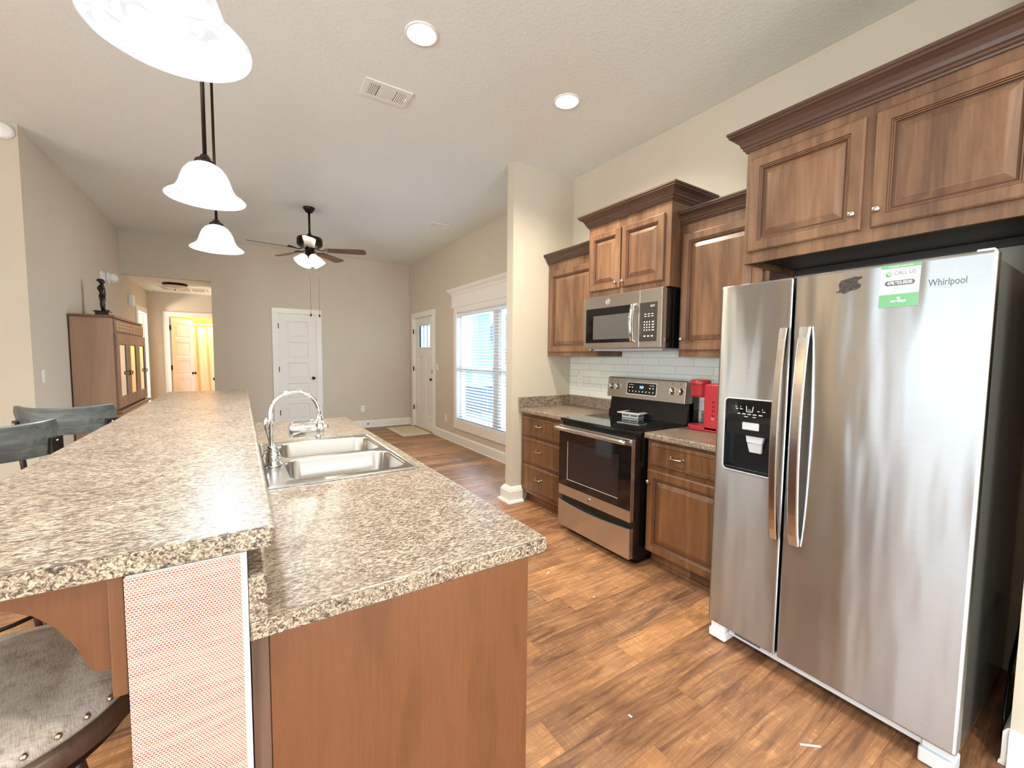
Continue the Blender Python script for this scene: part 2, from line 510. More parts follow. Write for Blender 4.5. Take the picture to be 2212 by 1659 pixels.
m_cab = wood('cabinet_maple', srgb(86, 60, 43), srgb(128, 93, 67), srgb(158, 119, 88), 'z')
m_cabb = wood('base_cabinet_maple', srgb(78, 50, 28), srgb(116, 78, 48), srgb(146, 102, 64), 'z')
m_glaze = plain('brown_glaze', srgb(84, 52, 34), 0.45, nscale=8, namp=0.2)
m_crown = wood('crown_maple', srgb(68, 48, 38), srgb(88, 63, 50), srgb(104, 78, 63), 'y', 0.4, 0.1)
def panel_mat():
    mt, nt, bs = new_mat('end_panel_maple')
    v = coords(nt, (1, 1, 0.35)); g = noise(nt, v, 3.0, 3, 0.5, 0.6)
    wv = nt.nodes.new('ShaderNodeTexWave'); wv.wave_type = 'RINGS'; wv.inputs['Scale'].default_value = 2.2
    wv.inputs['Distortion'].default_value = 9; wv.inputs['Detail'].default_value = 3; wv.inputs['Detail Scale'].default_value = 1.2
    nt.links.new(coords(nt, (2.0, 2.0, 0.5)), wv.inputs['Vector'])
    f = noise(nt, coords(nt, (150, 150, 6)), 1.0, 3, 0.6)
    c = ramp(nt, [(0.3, srgb(100, 62, 35)), (0.7, srgb(126, 81, 49))], g)
    c = mix(nt, 0.16, c, ramp(nt, [(0.3, srgb(80, 46, 25)), (0.6, srgb(138, 88, 53))], wv.outputs['Fac']))
    c = mix(nt, 0.10, c, ramp(nt, [(0.4, srgb(76, 45, 25)), (0.6, srgb(138, 90, 54))], f))
    nt.links.new(c, bs.inputs['Base Color']); bs.inputs['Roughness'].default_value = 0.42
    bs.inputs['Coat Weight'].default_value = 0.1; bs.inputs['Coat Roughness'].default_value = 0.3
    return mt
m_panel = panel_mat()
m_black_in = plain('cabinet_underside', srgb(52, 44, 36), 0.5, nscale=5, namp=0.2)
m_nickel = plain('brushed_nickel', (0.62, 0.55, 0.48, 1), 0.25, 1.0, nscale=60, namp=0.05)
m_steel_f = steel('fridge_stainless', (0.49, 0.50, 0.495, 1), 0.29, warp=0.0055, aniso=1.0)
m_steel = steel('range_stainless', (0.66, 0.63, 0.59, 1), 0.3, aniso=0.5)
m_steel_h = steel('handle_stainless', (0.72, 0.72, 0.72, 1), 0.2, aniso=0.5)
m_sink = steel('sink_stainless', (0.62, 0.60, 0.57, 1), 0.24, axis='x', aniso=0.2)
m_chrome = plain('chrome', (0.92, 0.92, 0.92, 1), 0.04, 1.0, nscale=4, namp=0.01)
m_side = plain('fridge_side_grey', srgb(92, 90, 84), 0.16, 0.0, spec=0.8, nscale=30, namp=0.05)
m_gasket = plain('grey_plastic', srgb(205, 208, 208), 0.4, nscale=10, namp=0.03)
m_blackgl = plain('black_glass', srgb(14, 13, 14), 0.05, coat=0.5, nscale=3, namp=0.1)
m_black = plain('black_enamel', srgb(20, 19, 20), 0.18, nscale=3, namp=0.1)
m_blackp = plain('black_plastic', srgb(24, 26, 28), 0.28, nscale=20, namp=0.1)
m_ovenwin = plain('oven_window', srgb(44, 36, 36), 0.06, nscale=3, namp=0.08)
m_mwwin = plain('microwave_window', srgb(92, 92, 88), 0.12, nscale=3, namp=0.04)
m_panelgr = plain('control_panel_grey', srgb(62, 60, 56), 0.25, nscale=3, namp=0.05)
m_mark = plain('printed_marks', srgb(214, 214, 208), 0.5, nscale=3, namp=0.02)
m_markd = plain('dark_print', srgb(82, 90, 92), 0.5, nscale=3, namp=0.02)
m_white = plain('white_plastic', srgb(236, 236, 232), 0.35, nscale=5, namp=0.01)
m_bronze = plain('oil_rubbed_bronze', srgb(44, 32, 26), 0.35, 0.7, nscale=30, namp=0.2)
m_redk = plain('red_plastic', srgb(184, 50, 56), 0.35, nscale=5, namp=0.04)
m_redd = plain('dark_red_plastic', srgb(150, 26, 34), 0.3, nscale=5, namp=0.04)
m_lcd = plain('blue_display', srgb(20, 60, 120), 0.3, emit=srgb(110, 190, 255), estr=1.5)
m_green = plain('green_print', srgb(112, 176, 128), 0.4, nscale=3, namp=0.02)
m_paper = plain('magnet_white', srgb(244, 246, 246), 0.35, nscale=3, namp=0.01)
m_greyp = plain('grey_print', srgb(92, 98, 100), 0.45, nscale=3, namp=0.02)
m_residue = plain('peeled_black_residue', srgb(64, 58, 54), 0.7, nscale=90, namp=0.5, bmp=0.4)
m_greywood = wood('weathered_grey_wood', srgb(62, 66, 64), srgb(90, 94, 92), srgb(122, 124, 119), 'y', 0.42, 0.1, 2.0)
m_darkwood = wood('stool_dark_wood', srgb(66, 48, 38), srgb(100, 76, 62), srgb(122, 96, 80), 'z', 0.35, 0.15)
m_iron = plain('dark_iron', srgb(52, 44, 40), 0.4, 0.6, nscale=30, namp=0.2)
def fabric_mat():
    mt, nt, bs = new_mat('linen_fabric')
    a = noise(nt, coords(nt, (60, 700, 60)), 1, 3, 0.6); b = noise(nt, coords(nt, (600, 60, 60)), 1, 3, 0.6)
    c = noise(nt, coords(nt), 26, 4, 0.6)
    f = math_(nt, 'MULTIPLY', math_(nt, 'ADD', math_(nt, 'ADD', a, b), c), 0.333)
    nt.links.new(ramp(nt, [(0.38, srgb(150, 136, 122)), (0.5, srgb(196, 184, 170)), (0.62, srgb(218, 208, 196))], f), bs.inputs['Base Color'])
    bs.inputs['Roughness'].default_value = 0.9; bump(nt, bs, f, 0.5, 0.002)
    return mt
m_fabric = fabric_mat()
m_armside = wood('armoire_side', srgb(160, 128, 106), srgb(178, 144, 120), srgb(188, 154, 130), 'z', 0.5, 0.05, 0.5)
m_armwood = wood('armoire_front', srgb(92, 62, 46), srgb(128, 92, 70), srgb(150, 112, 88), 'z', 0.45, 0.1)
m_fret = plain('fretwork_light', srgb(196, 160, 122), .5, nscale=20, namp=.1)
m_armdark = plain('armoire_dark_line', srgb(60, 38, 28), 0.5, nscale=9, namp=0.2)
m_mirror = plain('mirror_glass', (0.86, 0.84, 0.8, 1), 0.03, 1.0, nscale=2, namp=0.01)
m_statue = plain('dark_carved_wood', srgb(34, 24, 22), 0.3, nscale=30, namp=0.3)
m_blind = plain('blind_slat', srgb(232, 238, 246), 0.45, nscale=4, namp=0.01)
m_mat = plain('doormat_cream', srgb(222, 208, 180), 0.9, nscale=120, namp=0.12, bmp=0.5)
m_curtain = plain('shower_curtain', srgb(250, 226, 184), 0.6, nscale=10, namp=0.02)
m_fanwood = wood('fan_blade_wood', srgb(62, 38, 26), srgb(84, 54, 38), srgb(100, 68, 50), 'x', 0.4, 0.1)
def glass_mat(name, tint=(1, 1, 1, 1), a=0.12):
    mt, nt, bs = new_mat(name)
    tr = nt.nodes.new('ShaderNodeBsdfTransparent'); tr.inputs[0].default_value = tint
    gl = nt.nodes.new('ShaderNodeBsdfGlossy'); gl.inputs['Roughness'].default_value = 0.02
    mx = nt.nodes.new('ShaderNodeMixShader'); mx.inputs[0].default_value = a
    nt.links.new(tr.outputs[0], mx.inputs[1]); nt.links.new(gl.outputs[0], mx.inputs[2])
    nt.links.new(mx.outputs[0], nt.nodes['Material Output'].inputs[0]); nt.nodes.remove(bs)
    return mt
m_glass = glass_mat('window_glass', (0.93, 0.97, 1, 1), 0.08)
def lamp_mat(name, col, lo, hi, scale=9):
    mt, nt, bs = new_mat(name)
    f = noise(nt, coords(nt, (1, 1, 2.4)), scale, 5, 0.6, 2.2)
    bs.inputs['Base Color'].default_value = (0.25, 0.26, 0.28, 1); bs.inputs['Roughness'].default_value = 0.15
    bs.inputs['Emission Color'].default_value = col
    v = ramp(nt, [(0.38, (lo, lo, lo, 1)), (0.55, (hi, hi, hi, 1))], f)
    nt.links.new(v, bs.inputs['Emission Strength'])
    return mt
m_shade = lamp_mat('alabaster_glass', (0.93, 0.97, 1.0, 1), 0.30, 0.58)
m_fanglass = lamp_mat('frosted_fan_glass', (1.0, 0.93, 0.78, 1), 2.2, 3.0)
m_warmglass = plain('amber_glass', srgb(255, 220, 170), .3, nscale=4, namp=.02, emit=(1.0, .66, .34, 1), estr=7)
m_canlight = plain('downlight_lens', (1, 1, 1, 1), 0.5, emit=(1.0, 0.93, 0.84, 1), estr=9)
m_bulb = plain('pendant_bulb', (1, 1, 1, 1), .4, emit=(.95, .98, 1, 1), estr=2.2)
m_flush = plain('flush_glass', srgb(236, 226, 212), 0.3, nscale=6, namp=0.02)

# ================================================================ THE SETTING
XW, YF, ZC, XL, YH = 2.90, 8.33, 3.21, -1.435, 10.36
XD, YB = -4.6, -3.2          # dining side wall and the wall behind the camera

def holed(name, axis, pos, th, a0, a1, z0, z1, holes, mat):
    """wall slab in plane axis=pos..pos+th, running a0..a1, with rectangular holes (a0,a1,z0,z1)"""
    b = B()
    cuts = sorted(set([a0, a1]+[h[0] for h in holes]+[h[1] for h in holes]))
    for s0, s1 in zip(cuts, cuts[1:]):
        zs = [(z0, z1)]
        for h in holes:
            if h[0] <= s0+1e-6 and h[1] >= s1-1e-6:
                nz = []
                for p, q in zs:
                    if h[2] > p: nz.append((p, min(q, h[2])))
                    if h[3] < q: nz.append((max(p, h[3]), q))
                zs = nz
        for p, q in zs:
            if q-p < 1e-4: continue
            lo, hi = min(pos, pos+th), max(pos, pos+th)
            if axis == 'x': b.box(lo, hi, s0, s1, p, q)
            else: b.box(s0, s1, lo, hi, p, q)
    bmesh.ops.remove_doubles(b.bm, verts=b.bm.verts[:], dist=1e-5)
    return struct(b.done(name, mat))

struct(B().box(XD-.15, XW+.15, YB-.15, YF+.15, -0.1, 0).box(XL-.1, -.26, YF+.15, 12.6, -0.1, 0).done('floor', m_floor))
struct(B().box(XD-.15, XW+.15, YB-.15, YF+.12, ZC, ZC+.1).done('ceiling', m_ceil))
struct(B().box(XL-.1, -.26, YF+.12, YH+.06, 2.565, 2.66).done('ceiling_hall', m_ceil))
FD = (7.06, 8.075, 0, 2.14)            # front door opening
WN = (3.80, 6.09, 0.37, 2.09)          # twin window opening
holed('wall_right', 'x', XW, .12, YB, YF+.12, 0, ZC, [FD, WN], m_wall)
CD = (0.555, 1.172, 0, 2.125)          # closet door opening
holed('wall_far', 'y', YF, .12, XL, XW, 0, ZC, [(XL, -.36, 0, 2.565), CD], m_wall)
struct(B().box(CD[0]-.3, CD[1]+.3, YF+.62, YF+.66, 0, 2.4).done('wall_closet', m_wall))
LD = (9.34, 10.12, 0, 2.13)
holed('wall_left', 'x', XL, -.12, 5.04, YH+.12, 0, ZC, [LD], m_wall)
holed('wall_dining_end', 'y', 5.04, .12, XD, XL-.12, 0, ZC, [], m_wall)
holed('wall_dining_side', 'x', XD, -.12, YB, 5.16, 0, ZC, [(0.9, 2.2, 0.45, 2.2), (-2.8, -1.0, 0.45, 2.2)], m_wall)
holed('wall_back', 'y', YB, -.12, XD, XW, 0, ZC, [(-0.1, 1.9, 0.02, 2.15)], m_wall)
holed('wall_hall_right', 'x', -.36, .1, YF+.12, YH+.1, 0, 2.66, [], m_wall)
BD = (-1.13, -.42, 0, 2.12)
holed('wall_hall_end', 'y', YH, .1, XL-.1, -.26, 0, 2.66, [BD], m_wall)
# bathroom shell
holed('wall_bathroom', 'y', 12.5, .1, -1.9, .9, 0, 2.66, [], m_bathwall)
holed('wall_bathroom_left', 'x', -1.8, -.1, YH+.1, 12.5, 0, 2.66, [], m_bathwall)
holed('wall_bathroom_right', 'x', .8, .1, YH+.1, 12.5, 0, 2.66, [], m_bathwall)
struct(B().box(-1.9, .9, YH+.1, 12.6, 2.56, 2.66).done('ceiling_bathroom', m_bathwall))
struct(B().box(-1.9, .9, YH+.12, 12.6, -.1, 0.001).done('floor_bathroom', plain('bath_floor', srgb(190, 170, 140), .5, nscale=5, namp=.1)))
# wing wall closing the kitchen run, and the stub wall beyond the refrigerator
struct(B().box(2.170, XW, 3.348, 3.455, 0, ZC).done('wall_wing', m_wall))
struct(B().box(2.200, XW, 0.07, 0.205, 0, ZC).done('wall_stub', m_wall))
def spot_point(name, loc, power, col, rad=.04, parent=None):
    l = bpy.data.lights.new(name, 'POINT'); l.energy = power; l.color = col; l.shadow_soft_size = rad
    o = bpy.data.objects.new(name, l); COL.objects.link(o); o.location = loc
    if parent is not None:
        o.parent = parent; o.location = Vector(loc)-WORLDPOS[parent.name]
    return o
spot_point('bathroom_light', (-.5, 11.3, 2.35), 62, (1, .64, .28), .1)
spot_point('bedroom_light', (-2.1, 9.5, 1.7), 60, (1, .84, .72), .1)

# ---------------- baseboards (profile: out, z)
BBP = [(0, 0), (.016, 0), (.016, .012), (.014, .118), (.011, .126), (.006, .134), (.002, .14), (0, .14)]
def baseboard(name, path, prof=BBP):
    return struct(B().sweep(path, prof).done(name, m_trim))
SK = [(0, 0), (.022, 0), (.020, .014), (.016, .018), (.016, .120), (.011, .130), (.007, .137), (.001, .142), (0, .142)]
baseboard('baseboard_far', [(CD[1]+.09, YF), (XW, YF)][::1], SK)
baseboard('baseboard_far_left', [(-.36, YF), (CD[0]-.09, YF)], SK)
baseboard('baseboard_right', [(XW, YF), (XW, FD[1]+.09)], SK)
baseboard('baseboard_window', [(XW, FD[0]-.09), (XW, 3.455)], SK)
baseboard('baseboard_left', [(XL, 5.04), (XL, YF+.9)], SK)
baseboard('baseboard_dining', [(XD, 5.04), (XL-.0, 5.04)], SK)
PL = [(0, 0), (.058, 0), (.052, .016), (.034, .022), (.034, .108), (.028, .114), (.028, .122), (.020, .130), (.018, .138), (.008, .148), (0, .148)]
struct(B().sweep([(2.50, 3.455), (2.170, 3.455), (2.170, 3.348), (2.285, 3.348)][::-1][::-1], [(-a if False else a, z) for a, z in PL]).done('baseboard_wing', m_trim))
struct(B().sweep([(2.200, .205), (2.200, .07), (2.9, .07)], SK).sweep([(2.9, .205), (2.200, .205)], SK).done('baseboard_stub', m_trim))

# ---------------- door casings
def casing(name, fr, u0, u1, z1, w=.085, t=.018, z0=0, parent=None):
    """fr=(origin,u,n): flat trim round an opening"""
    o, u, n = [Vector(q) for q in fr]
    def mp(a, b, c): return o+u*a+Vector((0, 0, b))+n*c
    b = B()
    for (a0, a1, c0, c1) in ((u0-w, u0, z0, z1), (u1, u1+w, z0, z1), (u0-w, u1+w, z1, z1+w)):
        b.prism([(a0, c0), (a1, c0), (a1, c1), (a0, c1)], mp, 0, t, .004)
    # inner bead
    for (a0, a1, c0, c1) in ((u0-.014, u0+.004, z0, z1-.004), (u1-.004, u1+.014, z0, z1-.004), (u0-.014, u1+.014, z1-.004, z1+.014)):
        b.prism([(a0, c0), (a1, c0), (a1, c1), (a0, c1)], mp, -.10, t+.004)
    ob = b.done(name, m_trim, parent)
    if parent is None: struct(ob)
    return ob

def door_leaf(name, fr, w, h, panels, mat, parent=None, t=.035, extra=None):
    """leaf with recessed panels; fr=(origin at bottom hinge corner,u,n) n towards the room"""
    o, u, n = [Vector(q) for q in fr]
    v = Vector((0, 0, 1))
    b = B()
    def mp(a, c, d): return o+u*a+v*c+n*d
    # stiles and rails made from strips round the panels
    us = sorted(set([0, w]+[p[0] for p in panels]+[p[1] for p in panels]))
    for a0, a1 in zip(us, us[1:]):
        zs = [(0, h)]
        for p in panels:
            if p[0] <= a0+1e-6 and p[1] >= a1-1e-6:
                nz = []
                for q0, q1 in zs:
                    if p[2] >= q1 or p[3] <= q0: nz.append((q0, q1)); continue
                    if p[2] > q0: nz.append((q0, p[2]))
                    if p[3] < q1: nz.append((p[3], q1))
                zs = nz
        for q0, q1 in zs:
            b.prism([(a0, q0), (a1, q0), (a1, q1), (a0, q1)], mp, -t, 0)
    for p in panels:
        if len(p) > 4: continue
        b.rings((o, u, v, n), p[0], p[1], p[2], p[3], [(0, 0), (.004, -.003), (.012, -.009), (.026, -.009), (.034, -.004)])
        b.rings((o-n*t, u, v, -n), p[0], p[1], p[2], p[3], [(0, 0), (.012, -.009)])
    bmesh.ops.remove_doubles(b.bm, verts=b.bm.verts[:], dist=1e-5)
    return b.done(name, mat, parent)

def knob_shape(b, p, n, r=.027, l=.06):
    p, n = Vector(p), Vector(n).normalized()
    q = n.to_track_quat('Z', 'Y').to_matrix()
    b.lathe([(0, 0), (r, 0), (r, .006), (r*.8, .009), (.009, .012), (.009, .03), (r*.55, .034), (r*.95, .042), (r, .05), (r*.85, l), (0, l+.004)], p, 20, basis=q)
    return b
def hinge_shape(b, p, u, n):
    p, u, n = Vector(p), Vector(u), Vector(n)
    b.cyl(p+n*.008-Vector((0, 0, .045)), p+n*.008+Vector((0, 0, .045)), .008, n=10)
    def mp(a, c, d): return p+u*a+Vector((0, 0, c))+n*d
    b.prism([(-.016, -.045), (.016, -.045), (.016, .045), (-.016, .045)], mp, 0, .005)
    return b

# closet door in the far wall
d1 = struct(door_leaf('door_1', ((CD[0]+.004, YF-.002, .008), (1, 0, 0), (0, -1, 0)), CD[1]-CD[0]-.008, 2.11,
      [(.128, .478, .24+i*.365, .24+i*.365+.285) for i in range(5)], m_door))
casing('door_casing', ((0, YF, 0), (1, 0, 0), (0, -1, 0)), CD[0], CD[1], CD[3], parent=d1)
knob_shape(B(), (1.105, YF-.002, .985), (0, -1, 0)).done('door_knob', m_bronze, d1)
for z in (.385, 1.15, 1.90): hinge_shape(B(), (CD[0]+.002, YF-.006, z), (1, 0, 0), (0, -1, 0)).done('hinge', m_bronze, d1)

# front door in the right wall, with a craftsman lite
fo = (XW+.03, FD[1]-.004, .012)
fw_, fh = FD[1]-FD[0]-.008, 2.12
LT = (.235, .795, 1.555, 1.965)
d2 = struct(door_leaf('door_2', (fo, (0, -1, 0), (-1, 0, 0)), fw_, fh,
      [(.17, .455, .26, 1.38), (.545, .83, .26, 1.38), LT+('hole',)], m_door))
casing('door_casing', ((XW, FD[1], 0), (0, -1, 0), (-1, 0, 0)), 0, FD[1]-FD[0], FD[3], w=.09, parent=d2)
fr_d = (Vector(fo), (0, -1, 0), (0, 0, 1), (-1, 0, 0))
def mpd(a, c, d): return Vector(fo)+Vector((0, -1, 0))*a+Vector((0, 0, 1))*c+Vector((-1, 0, 0))*d
bb = B()
for (a0, a1, c0, c1) in ((LT[0]-.03, LT[0], LT[2]-.03, LT[3]+.03), (LT[1], LT[1]+.03, LT[2]-.03, LT[3]+.03), (LT[0], LT[1], LT[2]-.03, LT[2]), (LT[0], LT[1], LT[3], LT[3]+.03)):
    bb.prism([(a0, c0), (a1, c0), (a1, c1), (a0, c1)], mpd, -.035, .012, .003)
bb.done('lite_frame', m_door, d2)
g = B().prism([(LT[0], LT[2]), (LT[1], LT[2]), (LT[1], LT[3]), (LT[0], LT[3])], mpd, -.022, -.016).done('glass_pane', m_glass, d2)
bb = B()
for a in (LT[0]+.19, LT[0]+.37):
    bb.prism([(a-.008, LT[2]), (a+.008, LT[2]), (a+.008, LT[3]), (a-.008, LT[3])], mpd, -.026, -.006)
bb.done('muntin', m_door, d2)
knob_shape(B(), mpd(.915, .965, 0), (-1, 0, 0)).done('door_knob', m_bronze, d2)
B().cyl(mpd(.925, 1.11, 0), mpd(.925, 1.11, .014), .026).prism([(.921, 1.08), (.929, 1.08), (.929, 1.14), (.921, 1.14)], mpd, .012, .03).done('deadbolt', m_bronze, d2)
for z in (.385, 1.15, 1.88): hinge_shape(B(), (XW-.002, FD[1]-.004, z), (0, -1, 0), (-1, 0, 0)).done('hinge', m_bronze, d2)
B().box(XW-.035, XW-.018, FD[0]+.01, FD[0]+.035, 2.02, 2.10, .004).done('door_sensor', m_white, d2)
B().box(XW-.005, XW+.12, FD[0], FD[1], 0, .012, .003).done('threshold', plain('threshold_wood', srgb(196, 168, 120), .5, nscale=12, namp=.1), d2)

# hallway doors
d3 = thing('door_3', (BD[0], YH, 0), None, None); struct(d3)
casing('door_casing', ((0, YH, 0), (1, 0, 0), (0, -1, 0)), BD[0], BD[1], BD[3], parent=d3)
aa = R(65)
ud = Vector((math.cos(aa), math.sin(aa), 0)); nd = Vector((math.sin(aa), -math.cos(aa), 0))
ho = Vector((BD[0]+.03, YH+.03, .01))
lf = door_leaf('door_leaf', (ho, ud, nd), .68, 2.09, [(.12, .56, .24+i*.365, .24+i*.365+.285) for i in range(5)], m_door, d3)
knob_shape(B(), ho+ud*.62+Vector((0, 0, .99)), nd).done('door_knob', m_bronze, d3)
for z in (1.13, 1.90): B().box(BD[0]-.002, BD[0]+.03, YH-.004, YH+.03, z-.045, z+.045).done('hinge', m_bronze, d3)
d4 = thing('door_4', (XL, LD[0], 0), None, None); struct(d4)
casing('door_casing', ((XL, 0, 0), (0, 1, 0), (1, 0, 0)), LD[0], LD[1], LD[3], parent=d4)
aa = R(118)
ho = Vector((XL-.03, LD[1]-.02, .01)); ud = Vector((math.cos(R(215)), math.sin(R(215)), 0)); nd = Vector((-ud.y, ud.x, 0))
door_leaf('door_leaf', (ho, ud, nd), .74, 2.1, [(.12, .62, .24+i*.365, .24+i*.365+.285) for i in range(5)], m_door, d4)
struct(B().box(-3.0, -2.95, 8.6, 11, 0, 2.6).box(-3, XL-.12, 8.55, 8.6, 0, 2.6).box(-3, XL-.12, 11, 11.05, 0, 2.6).box(-3, XL-.12, 8.6, 11, 2.6, 2.65).done('wall_bedroom', m_wall))
# door on the hallway's right side, only its knob shows past the corner
d5 = thing('door_5', (-.36, 9.6, 0), None, None); struct(d5)
B().box(-.372, -.36, 8.93, 9.70, .01, 2.1, .003).done('door_leaf', m_door, d5)
knob_shape(B(), (-.372, 9.62, .935), (-1, 0, 0), .029, .062).done('door_knob', m_bronze, d5)

# ---------------- twin window
w1 = thing('window_1', (XW, 4.94, .37), None, None); struct(w1)
def mpw(a, c, d): return Vector((XW-d, a, c))      # a along y, c up, d towards the room
b = B()
for (a0, a1, c0, c1) in ((WN[0]-.09, WN[0], WN[2], WN[3]), (WN[1], WN[1]+.09, WN[2], WN[3]), (WN[0]-.09, WN[1]+.09, WN[2]-.125, WN[2]), (WN[0]-.09, WN[1]+.09, WN[3], WN[3]+.09)):
    b.prism([(a0, c0), (a1, c0), (a1, c1), (a0, c1)], mpw, 0, .02, .004)
b.box(XW-.006, XW+.11, WN[0], WN[0]+.012, WN[2], WN[3]).box(XW-.006, XW+.11, WN[1]-.012, WN[1], WN[2], WN[3])
b.box(XW-.006, XW+.11, WN[0], WN[1], WN[3]-.012, WN[3]).box(XW-.02, XW+.11, WN[0], WN[1], WN[2], WN[2]+.014)
b.done('window_casing', m_trim, w1)
CR = [(0, 2.168), (.034, 2.168), (.036, 2.176), (.034, 2.186), (.024, 2.190), (.024, 2.352), (.030, 2.356), (.030, 2.366), (.036, 2.372), (.040, 2.392), (.058, 2.414), (.076, 2.426), (.078, 2.436), (.088, 2.440), (.088, 2.456), (0, 2.456)]
ya, yb = WN[1]+.125, WN[0]-.125
B().sweep([(XW, ya), (XW-.001, ya), (XW-.001, yb), (XW, yb)], CR).done('window_crown', m_trim, w1)
# frame, sashes, mullion
xg = XW+.085
for i, (s0, s1) in enumerate(((WN[0]+.012, 4.87), (5.01, WN[1]-.012))):
    b = B(); fw2 = .045
    b.box(xg-.03, xg+.03, s0, s0+fw2, WN[2]+.014, WN[3]-.012).box(xg-.03, xg+.03, s1-fw2, s1, WN[2]+.014, WN[3]-.012)
    b.box(xg-.03, xg+.03, s0, s1, WN[2]+.014, WN[2]+.07).box(xg-.03, xg+.03, s0, s1, WN[3]-.06, WN[3]-.012).box(xg-.035, xg+.02, s0, s1, 1.185, 1.235)
    b.done('sash', m_trim, w1)
    B().box(xg+.002, xg+.006, s0+fw2, s1-fw2, WN[2]+.07, WN[3]-.06).done('glass_pane', m_glass, w1)
B().box(xg-.045, xg+.035, 4.87, 5.01, WN[2]+.014, WN[3]-.012, .003).done('mullion', m_trim, w1)
# blind
bl = thing('window_blind', (XW+.03, 4.94, WN[3]-.05), 'white horizontal slat blind hanging open across the twin front window', 'blind')
B().box(XW+.004, XW+.052, WN[0]+.02, WN[1]-.02, WN[3]-.065, WN[3]-.014, .004).done('headrail', m_blind, bl)
b = B(); nz = 37; zt, zb_ = WN[3]-.085, WN[2]+.055
for i in range(nz):
    z = zt+(zb_-zt)*i/(nz-1)
    b.box(XW+.004, XW+.052, WN[0]+.025, WN[1]-.025, z-.0013, z+.0013, rot=Matrix.Rotation(R(-14), 3, 'Y'))
b.done('slats', m_blind, bl)
B().box(XW+.006, XW+.050, WN[0]+.025, WN[1]-.025, WN[2]+.016, WN[2]+.036, .003).done('bottom_rail', m_blind, bl)
for y in (3.98, 4.70, 5.20, 5.90):
    B().tube([(XW+.003, y, WN[3]-.06), (XW+.003, y, WN[2]+.03)], .0013, 6).tube([(XW+.053, y, WN[3]-.06), (XW+.053, y, WN[2]+.03)], .0013, 6).done('ladder_cord', m_blind, bl)

# unseen windows added to light the room from the side and from behind
def big_window(name, axis, pos, a0, a1, z0, z1, n):
    wv = thing(name, ((pos, (a0+a1)/2, z0) if axis == 'x' else ((a0+a1)/2, pos, z0)), None, None); struct(wv)
    b = B(); s = -1 if n < 0 else 1
    def bx(p0, p1, c0, c1, d0, d1, bev=.003):
        lo, hi = min(pos+s*d0, pos+s*d1), max(pos+s*d0, pos+s*d1)
        if axis == 'x': b.box(lo, hi, p0, p1, c0, c1, bev)
        else: b.box(p0, p1, lo, hi, c0, c1, bev)
    for p0, p1, c0, c1 in ((a0-.09, a0, z0-.09, z1+.09), (a1, a1+.09, z0-.09, z1+.09), (a0, a1, z0-.09, z0), (a0, a1, z1, z1+.09)):
        bx(p0, p1, max(0, c0), c1, 0, .02)
    mid = (a0+a1)/2
    for p0, p1, c0, c1 in ((a0, a0+.05, z0, z1), (a1-.05, a1, z0, z1), (mid-.05, mid+.05, z0, z1), (a0, a1, z0, z0+.06), (a0, a1, z1-.06, z1)):
        bx(p0, p1, c0, c1, -.09, -.04)
    b.done('window_frame', m_trim, wv)
    return wv
big_window('unseen_window_2', 'x', XD, .9, 2.2, .45, 2.2, 1)
big_window('unseen_window_4', 'x', XD, -2.8, -1.0, .45, 2.2, 1)
big_window('unseen_window_3', 'y', YB, -.1, 1.9, .02, 2.15, 1)

# ================================================================ KITCHEN RUN
NX = (-1, 0, 0)
DOORP = [(0, 0), (0, .014), (.004, .018), (.008, .020), (.050, .020), (.053, .016), (.057, .016), (.060, .012), (.064, .012), (.067, .006), (.074, .005), (.100, .015), (.104, .016)]
GL = (4, 6, 8, 9)
DRWP = [(0, 0), (0, .012), (.004, .016), (.010, .018), (.024, .020), (.028, .017), (.032, .017)]
def cdoor(x, y0, y1, z0, z1, parent, mat=None, drawer=False, prof=None):
    """raised-panel front on plane x facing -x"""
    p = prof or (DRWP if drawer else DOORP)
    b = B().rings(((x, 0, 0), (0, -1, 0), (0, 0, 1), (-1, 0, 0)), -y1, -y0, z0, z1, p, glaze=(4,) if drawer else GL)
    return b.done('drawer_front' if drawer else 'cabinet_door', [mat or m_cab, m_glaze], parent)
def cknob(x, y, z, parent):
    b = B(); q = Vector(NX).to_track_quat('Z', 'Y').to_matrix()
    b.lathe([(0, 0), (.007, 0), (.006, .004), (.005, .012), (.012, .017), (.015, .022), (.014, .026), (.008, .029), (0, .030)], (x, y, z), 20, basis=q)
    return b.done('knob', m_nickel, parent)
def cpull(x, y, z, parent, w=.05):
    b = B()
    b.tube([(x, y-w, z), (x-.022, y-w, z-.002), (x-.028, y-w*.8, z-.004), (x-.030, y, z-.006), (x-.028, y+w*.8, z-.004), (x-.022, y+w, z-.002), (x, y+w, z)], .0045, 10)
    b.ball((x-.002, y-w, z), .008).ball((x-.002, y+w, z), .008)
    return b.done('pull_handle', m_nickel, parent)
CRP = [(0, 0), (.006, 0), (.008, .006), (.014, .010), (.014, .018), (.020, .022), (.024, .034), (.034, .050), (.048, .060), (.056, .063), (.056, .070), (.062, .074), (.062, .084), (0, .084)]
def crown(name, path, z, parent, s=1.0):
    return B().sweep(path, [(a*s, z+h*s) for a, h in CRP]).done(name, m_crown, parent)

YU = 2.645    # joint between left and middle upper cabinets
# left upper cabinet
c = thing('wall_cabinet', (2.73, 3.0, 1.417), 'brown maple upper cabinet in the corner left of the microwave, single raised-panel door', 'cabinet', None)
B().box(2.59, XW-.002, YU+.002, 3.346, 1.417, 2.33, .001).done('cabinet_box', m_cab, c)
dr = cdoor(2.59, YU+.025, 3.31, 1.455, 2.235, c)
cknob(2.57, 2.69, 1.475, dr)
crown('crown_moulding', [(2.585, 3.346), (2.585, YU+.003)], 2.318, c)
